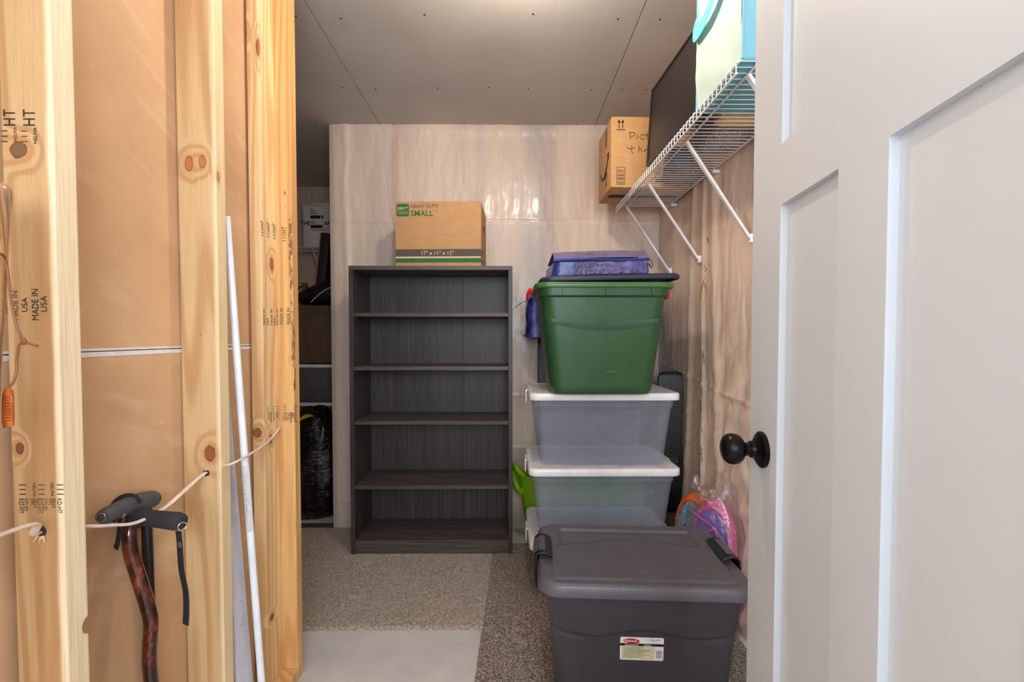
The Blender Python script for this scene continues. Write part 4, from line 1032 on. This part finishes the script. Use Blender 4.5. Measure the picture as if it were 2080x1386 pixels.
# monitor leaning on the shelf
mo = empty('monitor', (.572, 1.61, SW), 'black flat screen standing on the wire shelf between carton and aqua bin', 'monitor', R(3.4))
M['screen'] = plain('screen_glass', (40, 33, 31), .38, vary=.02, scale=4); M['bezel'] = plastic('bezel_black', (26, 24, 26), .35)
def mbx(nm, x0, x1, y0, y1, z0, z1, mat, bev=.002): return MB().box(x0, x1, y0, y1, z0, z1, mat=Matrix.Translation((-.012, 0, 0)) @ Matrix.Rotation(R(3.8), 4, 'Y'), bevel=bev).build(nm, mat, mo, local=True)
mbx('casing', .002, .024, -.213, .213, .002, .304, 'bezel'); mbx('screen_panel', -.0005, .0022, -.202, .202, .018, .293, 'screen', .0003)
for nm, a in (('bezel_edge', (-.003, .0025, -.213, .213, .294, .304)), ('bezel_edge', (-.003, .0025, -.213, .213, .002, .017)), ('bezel_edge', (-.003, .0025, .203, .213, .0175, .2935)), ('bezel_edge', (-.003, .0025, -.213, -.203, .0175, .2935))): mbx(nm, *a, 'bezel', .0008)
mbx('rear_hump', .0245, .050, -.12, .12, .06, .24, 'bezel', .006)

# aqua fabric bin at the near end
def aqua(name, a, c):
    t = NT(name); p = t.pos()
    f = t.noise(p, 9, 3)
    cc = t.ramp(f, [(.3, lin(a)), (.7, lin(c))])
    w = t.noise(p, 700, 1)
    return t.done(t.pbr(cc, .85, t.bump(w, .2, .001)))
M['mint'] = aqua('mint_fabric', (186, 212, 202), (200, 222, 214)); M['aqua'] = aqua('aqua_fabric', (122, 188, 208), (148, 204, 220)); M['aqua2'] = aqua('aqua_trim', (96, 204, 226), (120, 216, 234)); M['teal'] = aqua('teal_bottom', (96, 176, 194), (116, 190, 206))
ab = empty('fabric_bin', (.700, 1.250, SW), 'mint and aqua collapsible fabric bin on the near end of the wire shelf', 'fabric bin')
AX, AY, AH = .268, .268, .345
def wob(x, y, z, a=.004): return a*fbm(x*6+2, y*6, z*6)
b = MB(); b.grid(16, 20, lambda u, v: Vector((-AX/2-wob(0, u*AY, v*AH, .008)-.010*math.sin(math.pi*v)*math.sin(math.pi*u), -AY/2+AY*u, .004+(AH-.004)*v))); b.build('side_wall', 'mint', ab, local=True); b = MB()
b.grid(16, 20, lambda u, v: Vector((AX/2, -AY/2+AY*u, .004+(AH-.004)*v))); b.build('side_wall', 'mint', ab, local=True)
b = MB(); b.grid(16, 20, lambda u, v: Vector((-AX/2+AX*u, -AY/2-wob(u*AX, 3, v*AH)+.002, .004+(AH-.004)*v))); b.build('end_wall', 'aqua', ab, local=True); b = MB(); b.grid(16, 20, lambda u, v: Vector((-AX/2+AX*u, AY/2, .004+(AH-.004)*v))); b.build('end_wall', 'aqua', ab, local=True)
MB().box(-AX/2, AX/2, -AY/2, AY/2, .0005, .006, bevel=.001).build('base_panel', 'teal', ab, local=True)
for x, y in ((-AX/2, -AY/2), (AX/2, -AY/2), (-AX/2, AY/2), (AX/2, AY/2)): MB().tube([(x, y, .004), (x+.001, y, AH*.5), (x, y, AH)], .003, 8).build('corner_piping', 'aqua', ab, local=True)
b = MB(); b.tube([(-AX/2, -AY/2, AH), (AX/2, -AY/2, AH), (AX/2, AY/2, AH), (-AX/2, AY/2, AH), (-AX/2, -AY/2, AH)], .004, 8); b.build('top_piping', 'aqua2', ab, local=True)
b = MB()
hp = smooth([Vector((-AX/2-.012, .125, .255)), Vector((-AX/2-.020, .10, .215)), Vector((-AX/2-.024, .04, .205)), Vector((-AX/2-.024, -.02, .225)), Vector((-AX/2-.014, -.05, .262))], 6)
b.tube(hp, .022, 10, flat=.10, up=(1, 0, .2)); b.build('handle', 'aqua2', ab, local=True)

# knitted and folded things on the shelf, seen through the wires
def knit(name, a, c, s=260):
    t = NT(name); p = t.pos()
    v = t.n('ShaderNodeTexVoronoi', {'Vector': p, 'Scale': float(s)}).outputs['Distance']
    return t.done(t.pbr(t.ramp(v, [(.2, lin(a)), (.6, lin(c))]), .9, t.bump(v, .8, .002)))
M['knit'] = knit('cream_knit', (222, 208, 186), (120, 108, 92)); M['knit2'] = knit('pale_basket', (214, 206, 200), (128, 116, 110), 180)
def lump(name, c, w, d, h, mat, label, cat, rz=0, seed=0, r=.03):
    e = softbox(w, d, h, .05, seed, r=r).build(name, mat, local=True); e.location = c; e.rotation_euler = (0, 0, rz); return tag(e, label, cat)
lump('folded_blanket', (.725, 1.965, SW), .17, .115, .06, 'knit', 'cream knitted blanket folded behind the screen on the wire shelf', 'blanket', R(10), 3)
lump('woven_basket', (.745, 1.615, SW), .13, .19, .11, 'knit2', 'pale woven basket behind the screen on the wire shelf', 'basket', R(-4), 6)
lump('folded_cloth', (.735, 1.44, SW), .16, .085, .12, plain('cream_cloth', (226, 192, 140), .9), 'cream cloth bundle between aqua bin and woven basket', 'cloth', R(0), 9, .02)
tag(MB().box(.625, .70, 1.74, 1.84, SW, SW+.05, bevel=.004).build('flat_case', plain('grey_blue_case', (112, 120, 130), .5)), 'grey case lying behind the black screen', 'case')

# ================================================================== the recess on the left
rs_ = empty('wire_shelf', (-1.6, 3.45, 1.725), 'white wire shelf on the far wall of the dim recess', 'wire shelf')
# shelf runs along x; map (depth, along) -> world
mm = Matrix(((0, 1, 0, 0), (1, 0, 0, 0), (0, 0, 1, 0), (0, 0, 0, 1)))
wire_shelf(rs_, 3.31, YF-.03, -2.10, -1.03, 1.725, .054, mm)
for x in (-1.43, -1.85):
    a = Vector((x, 3.364, 1.717)); c = Vector((x, YF-.03, 1.41)); dv = (c-a).normalized(); nv = Vector((0, dv.z, -dv.y))
    b = MB(); b.rings([[q+Vector((s, 0, 0))+nv*t_ for s, t_ in ((-.006, 0), (-.006, .008), (.006, .008), (.006, 0))] for q in (a, c)]); b.build('brace', 'white_wire', rs_, smooth=False)
    MB().box(x-.008, x+.008, YF-.034, YF-.020, 1.39, 1.42, bevel=.002).build('wall_clip', 'white_plastic', rs_)
ra = carton('shipping_carton', (-1.318, 3.45, 1.727), 0, .340, .24, .315, 'cardw', 'white printed carton on the wire shelf in the recess')
MR = chain(ra); q0 = MR @ Vector((-.17, -.1208, 0))
def rt_(s, x, y, size, mat, **kw):
    p = px(x, y, 3.329); p.y = 3.3285; return text(s, size, mat, ra, p, RT, UP, **kw)
M['navy_ink'] = plain('navy_ink', (30, 52, 120), .7)
rt_('THE', 615, 459.5, .038, 'navy_ink', bold=.001); rt_('AF', 662, 460, .038, 'navy_ink', bold=.001); rt_('YES SZERAW', 622, 418, .012, 'ink_brown')
rt_('Room', 657, 496, .012, 'ink')
def rbar(x0, x1, y0, y1, nm, m='ink'):
    a = px(x0, y1, 3.329); c = px(x1, y0, 3.329); patch([Vector((a.x, 3.3286, a.z)), Vector((c.x, 3.3286, a.z)), Vector((c.x, 3.3286, c.z)), Vector((a.x, 3.3286, c.z))], m, ra, nm)
M['lab'] = plain('carton_label', (232, 228, 230), .6)
rbar(626, 421.5, 423, 422, 'print_line') if False else None
rbar(627, 663, 420.5, 421.5, 'print_line', 'ink_brown'); rbar(634.5, 655, 440.5, 447, 'barcode'); rbar(657, 661, 440.5, 447, 'barcode'); rbar(635, 659, 459.5, 466, 'barcode')
for y, x1 in ((427, 640), (430, 645), (434, 644), (437, 650), (452, 645), (455, 645), (469, 663)): rbar(635, x1, y, y+1.2, 'print_line', 'dk_ink')
# stack behind the trash bag
M['brown'] = plastic('brown_plastic', (104, 82, 66), .45)
M['clear2'] = clearplastic('smoky_clear_plastic', (150, 150, 154), .38)
def simple_bin(loc, w, d, h, body, lidm, label, lid=True, cat='storage bin'):
    e = empty('storage_bin', loc, label, cat)
    tub_mesh(w-.07, d-.07, w-.02, d-.02, h-.0066, .03, band=(h-.06, .004), steps=6).build('bin_body', body, e, local=True)
    if lid: lid_mesh(w, d, .03, h-.0062, th=.0205, lip=.014).build('lid', lidm, e, local=True)
    return e
RXc, RYc = -1.262, 3.165
simple_bin((RXc, RYc, FL+.001), .44, .36, .654, 'clear2', 'white_plastic', 'tall clear bin hidden behind the black trash bag')
simple_bin((RXc, RYc, .642), .44, .36, .252, 'clear2', 'white_plastic', 'clear bin of small colourful items under the brown tote')
e = simple_bin((RXc, RYc-.005, .897), .425, .35, .385, 'brown', 'brown', 'brown plastic tote with lid in the dim recess', cat='storage tote')
cols = [(150, 60, 80), (120, 90, 70), (90, 110, 100), (170, 130, 110), (110, 60, 110), (90, 80, 80)]
for k in range(16):
    c = Vector((RXc-.14+.28*(k % 5)/4+rnd.uniform(-.008, .008), RYc-.095+.09*(k//5 % 3), .6655+(.055 if k >= 15 else 0)))
    m_ = plain('toy_%d' % k, cols[k % 6], .6)
    rr_ = rnd.uniform(.026, .032); mb = MB()
    bmesh.ops.create_icosphere(mb.bm, subdivisions=2, radius=rr_)
    for v in mb.bm.verts: v.co *= 1+.25*fbm(v.co.x*50, v.co.y*50, v.co.z*50+k); v.co.z *= .8
    mn = min(v.co.z for v in mb.bm.verts)
    for v in mb.bm.verts: v.co += c+Vector((0, 0, -mn))
    tag(mb.build('soft_toy', m_), 'small colourful soft item inside the clear bin under the brown tote', 'toy', 'small items inside the recess bin')
# black duffel with white piping on the brown tote
df = empty('duffel_bag', (-1.26, 3.09, 1.283), 'black duffel bag with white piping on the brown tote', 'bag', R(-8))
b = MB(); rs = []
for k in range(17):
    u = k/16; s = math.sin(math.pi*min(max(u, .03), .97))**.45; rs.append([Vector((-.19+.38*u, .095*s*math.cos(a), .052+.15*u*.6*0+s*(.052+.05*u)*math.sin(a)+.05*u*s)) for a in [2*math.pi*j/20 for j in range(20)]])
mn = min(v.z for r_ in rs for v in r_)
rs = [[v-Vector((0, 0, mn)) for v in r_] for r_ in rs]
b.rings(rs); b.build('bag_body', plain('black_nylon', (20, 20, 22), .55, bump=.3, bd=.003, scale=30), df, local=True)
MB().tube(smooth([(-.02, -.098, .02), (.03, -.104, .06), (.09, -.104, .10), (.15, -.095, .125)], 5), .003, 6).build('piping', 'gyp', df, local=True)
MB().tube(smooth([(-.16, -.06, .08), (-.10, -.08, .125), (-.04, -.09, .11), (-.02, -.1, .07)], 5), .007, 8, flat=.4).build('bag_strap', 'webbing', df, local=True)
tag(MB().box(-1.475, -1.445, 3.20, 3.31, 1.2852, 1.46, bevel=.003).build('small_carton', 'card2'), 'orange brown cardboard carton at the left on the brown tote', 'cardboard box')
# dark leaning board with tan edge
bo = empty('leaning_board', (-1.06, 3.25, 1.00), 'dark padded board with tan edge standing on the brown tote', 'board')
MB().box(-.01, .05, -.02, .08, 0, .52, bevel=.004).build('board_face', plain('dark_board', (50, 40, 34), .5), bo, local=True)
MB().box(-.016, -.0102, -.022, -.0, 0, .52).build('board_edge', 'card', bo, local=True, smooth=False)
bo.location = (-1.352, 3.215, 1.284); bo.rotation_euler = (0, R(6.5), 0)
# black trash bag
M['bag'] = None
def trash():
    t = NT('black_film'); p = t.pos()
    h = t.math('ADD', t.noise(t.vmul(p, (16, 16, 26)), 1.0, 5, .6, 1.5), t.math('MULTIPLY', t.noise(t.vmul(p, (8, 8, 70)), 1.0, 3, .5, .8), .6))
    return t.done(t.pbr(lin((6, 6, 7)), .2, t.bump(h, .6, .012), Coat_Weight=.1, Coat_Roughness=.1))
M['bag'] = trash()
tbg = empty('trash_bag', (-1.19, 2.795, FL+.001), 'full black trash bag on the floor of the recess', 'trash bag')
b = MB(); rs = []
prof = [(.10, 0), (.145, .006), (.175, .05), (.188, .12), (.192, .22), (.188, .34), (.175, .46), (.15, .56), (.115, .61), (.09, .63), (.07, .65), (.05, .66), (.01, .655)]
pr2 = []
for (r0, z0_), (r1, z1_) in zip(prof[:-1], prof[1:]):
    for k in range(4): pr2.append((r0+(r1-r0)*k/4, z0_+(z1_-z0_)*k/4))
pr2.append(prof[-1])
for r_, z_ in pr2:
    rs.append([Vector((r_*1.0*math.cos(a)*(1+.10*fbm(math.cos(a)*2, math.sin(a)*2, z_*5)), r_*.82*math.sin(a)*(1+.10*fbm(math.cos(a)*2, math.sin(a)*2, z_*5+9)), max(0, z_+.018*fbm(math.cos(a)*4, math.sin(a)*4, z_*7)*sst(0, .1, z_)))) for a in [2*math.pi*k/72 for k in range(72)]])
b.rings(rs); b.build('bag_body', 'bag', tbg, local=True, angle=80)
b = MB(); b.grid(8, 3, lambda u, v: Vector((-.02+.13*u-.05, -.118-.012*v, .575+.035*math.sin(u*1.9)+.022*v*math.sin(math.pi*u)+.012*u))); b.build('drawstring_tie', plain('yellow_tie', (214, 180, 40), .45), tbg, local=True)
tag(MB().box(-1.30, -1.0, 2.568, 2.60, FL+.0007, FL+.018, bevel=.006).build('floor_mat', plain('dark_mat', (60, 56, 56), .9)), 'small dark mat at the foot of the black trash bag', 'mat')

# ================================================================== light and camera
sc = bpy.context.scene
w = bpy.data.worlds.new('World'); sc.world = w; w.use_nodes = True
w.node_tree.nodes['Background'].inputs[0].default_value = (.86, .92, 1.0, 1); w.node_tree.nodes['Background'].inputs[1].default_value = .9
def area(name, loc, target, sx, sy, power, c):
    l = bpy.data.lights.new(name, 'AREA'); l.shape = 'RECTANGLE'; l.size = sx; l.size_y = sy; l.energy = power; l.color = c
    o = bpy.data.objects.new(name, l); col.objects.link(o); o.location = loc
    o.rotation_euler = (Vector(target)-Vector(loc)).to_track_quat('-Z', 'Y').to_euler(); return o
area('outer_room_light', (.36, -1.22, 1.50), (-.25, 1.8, 1.55), .9, .9, 47, (.80, .905, 1.0))
area('door_fill', (-.52, -.40, 1.45), (.5, .02, 1.25), .5, 1.0, 11, (.76, .89, 1.0))  # added unseen fill beside the camera, brightens and cools the door face
cd = bpy.data.cameras.new('Camera'); co = bpy.data.objects.new('Camera', cd); col.objects.link(co)
cd.sensor_width = 36; cd.lens = F/2080*36; cd.clip_start = .02; cd.shift_y = (F*math.tan(R(1.6))-10)/2080
co.location = (0, 0, EYE); co.rotation_euler = (R(90-1.6), 0, R(-.43))
sc.camera = co
sc.view_settings.view_transform = 'Standard'; sc.view_settings.look = 'None'; sc.view_settings.gamma = 1; sc.view_settings.use_curve_mapping = False
sc.view_settings.exposure = -.06
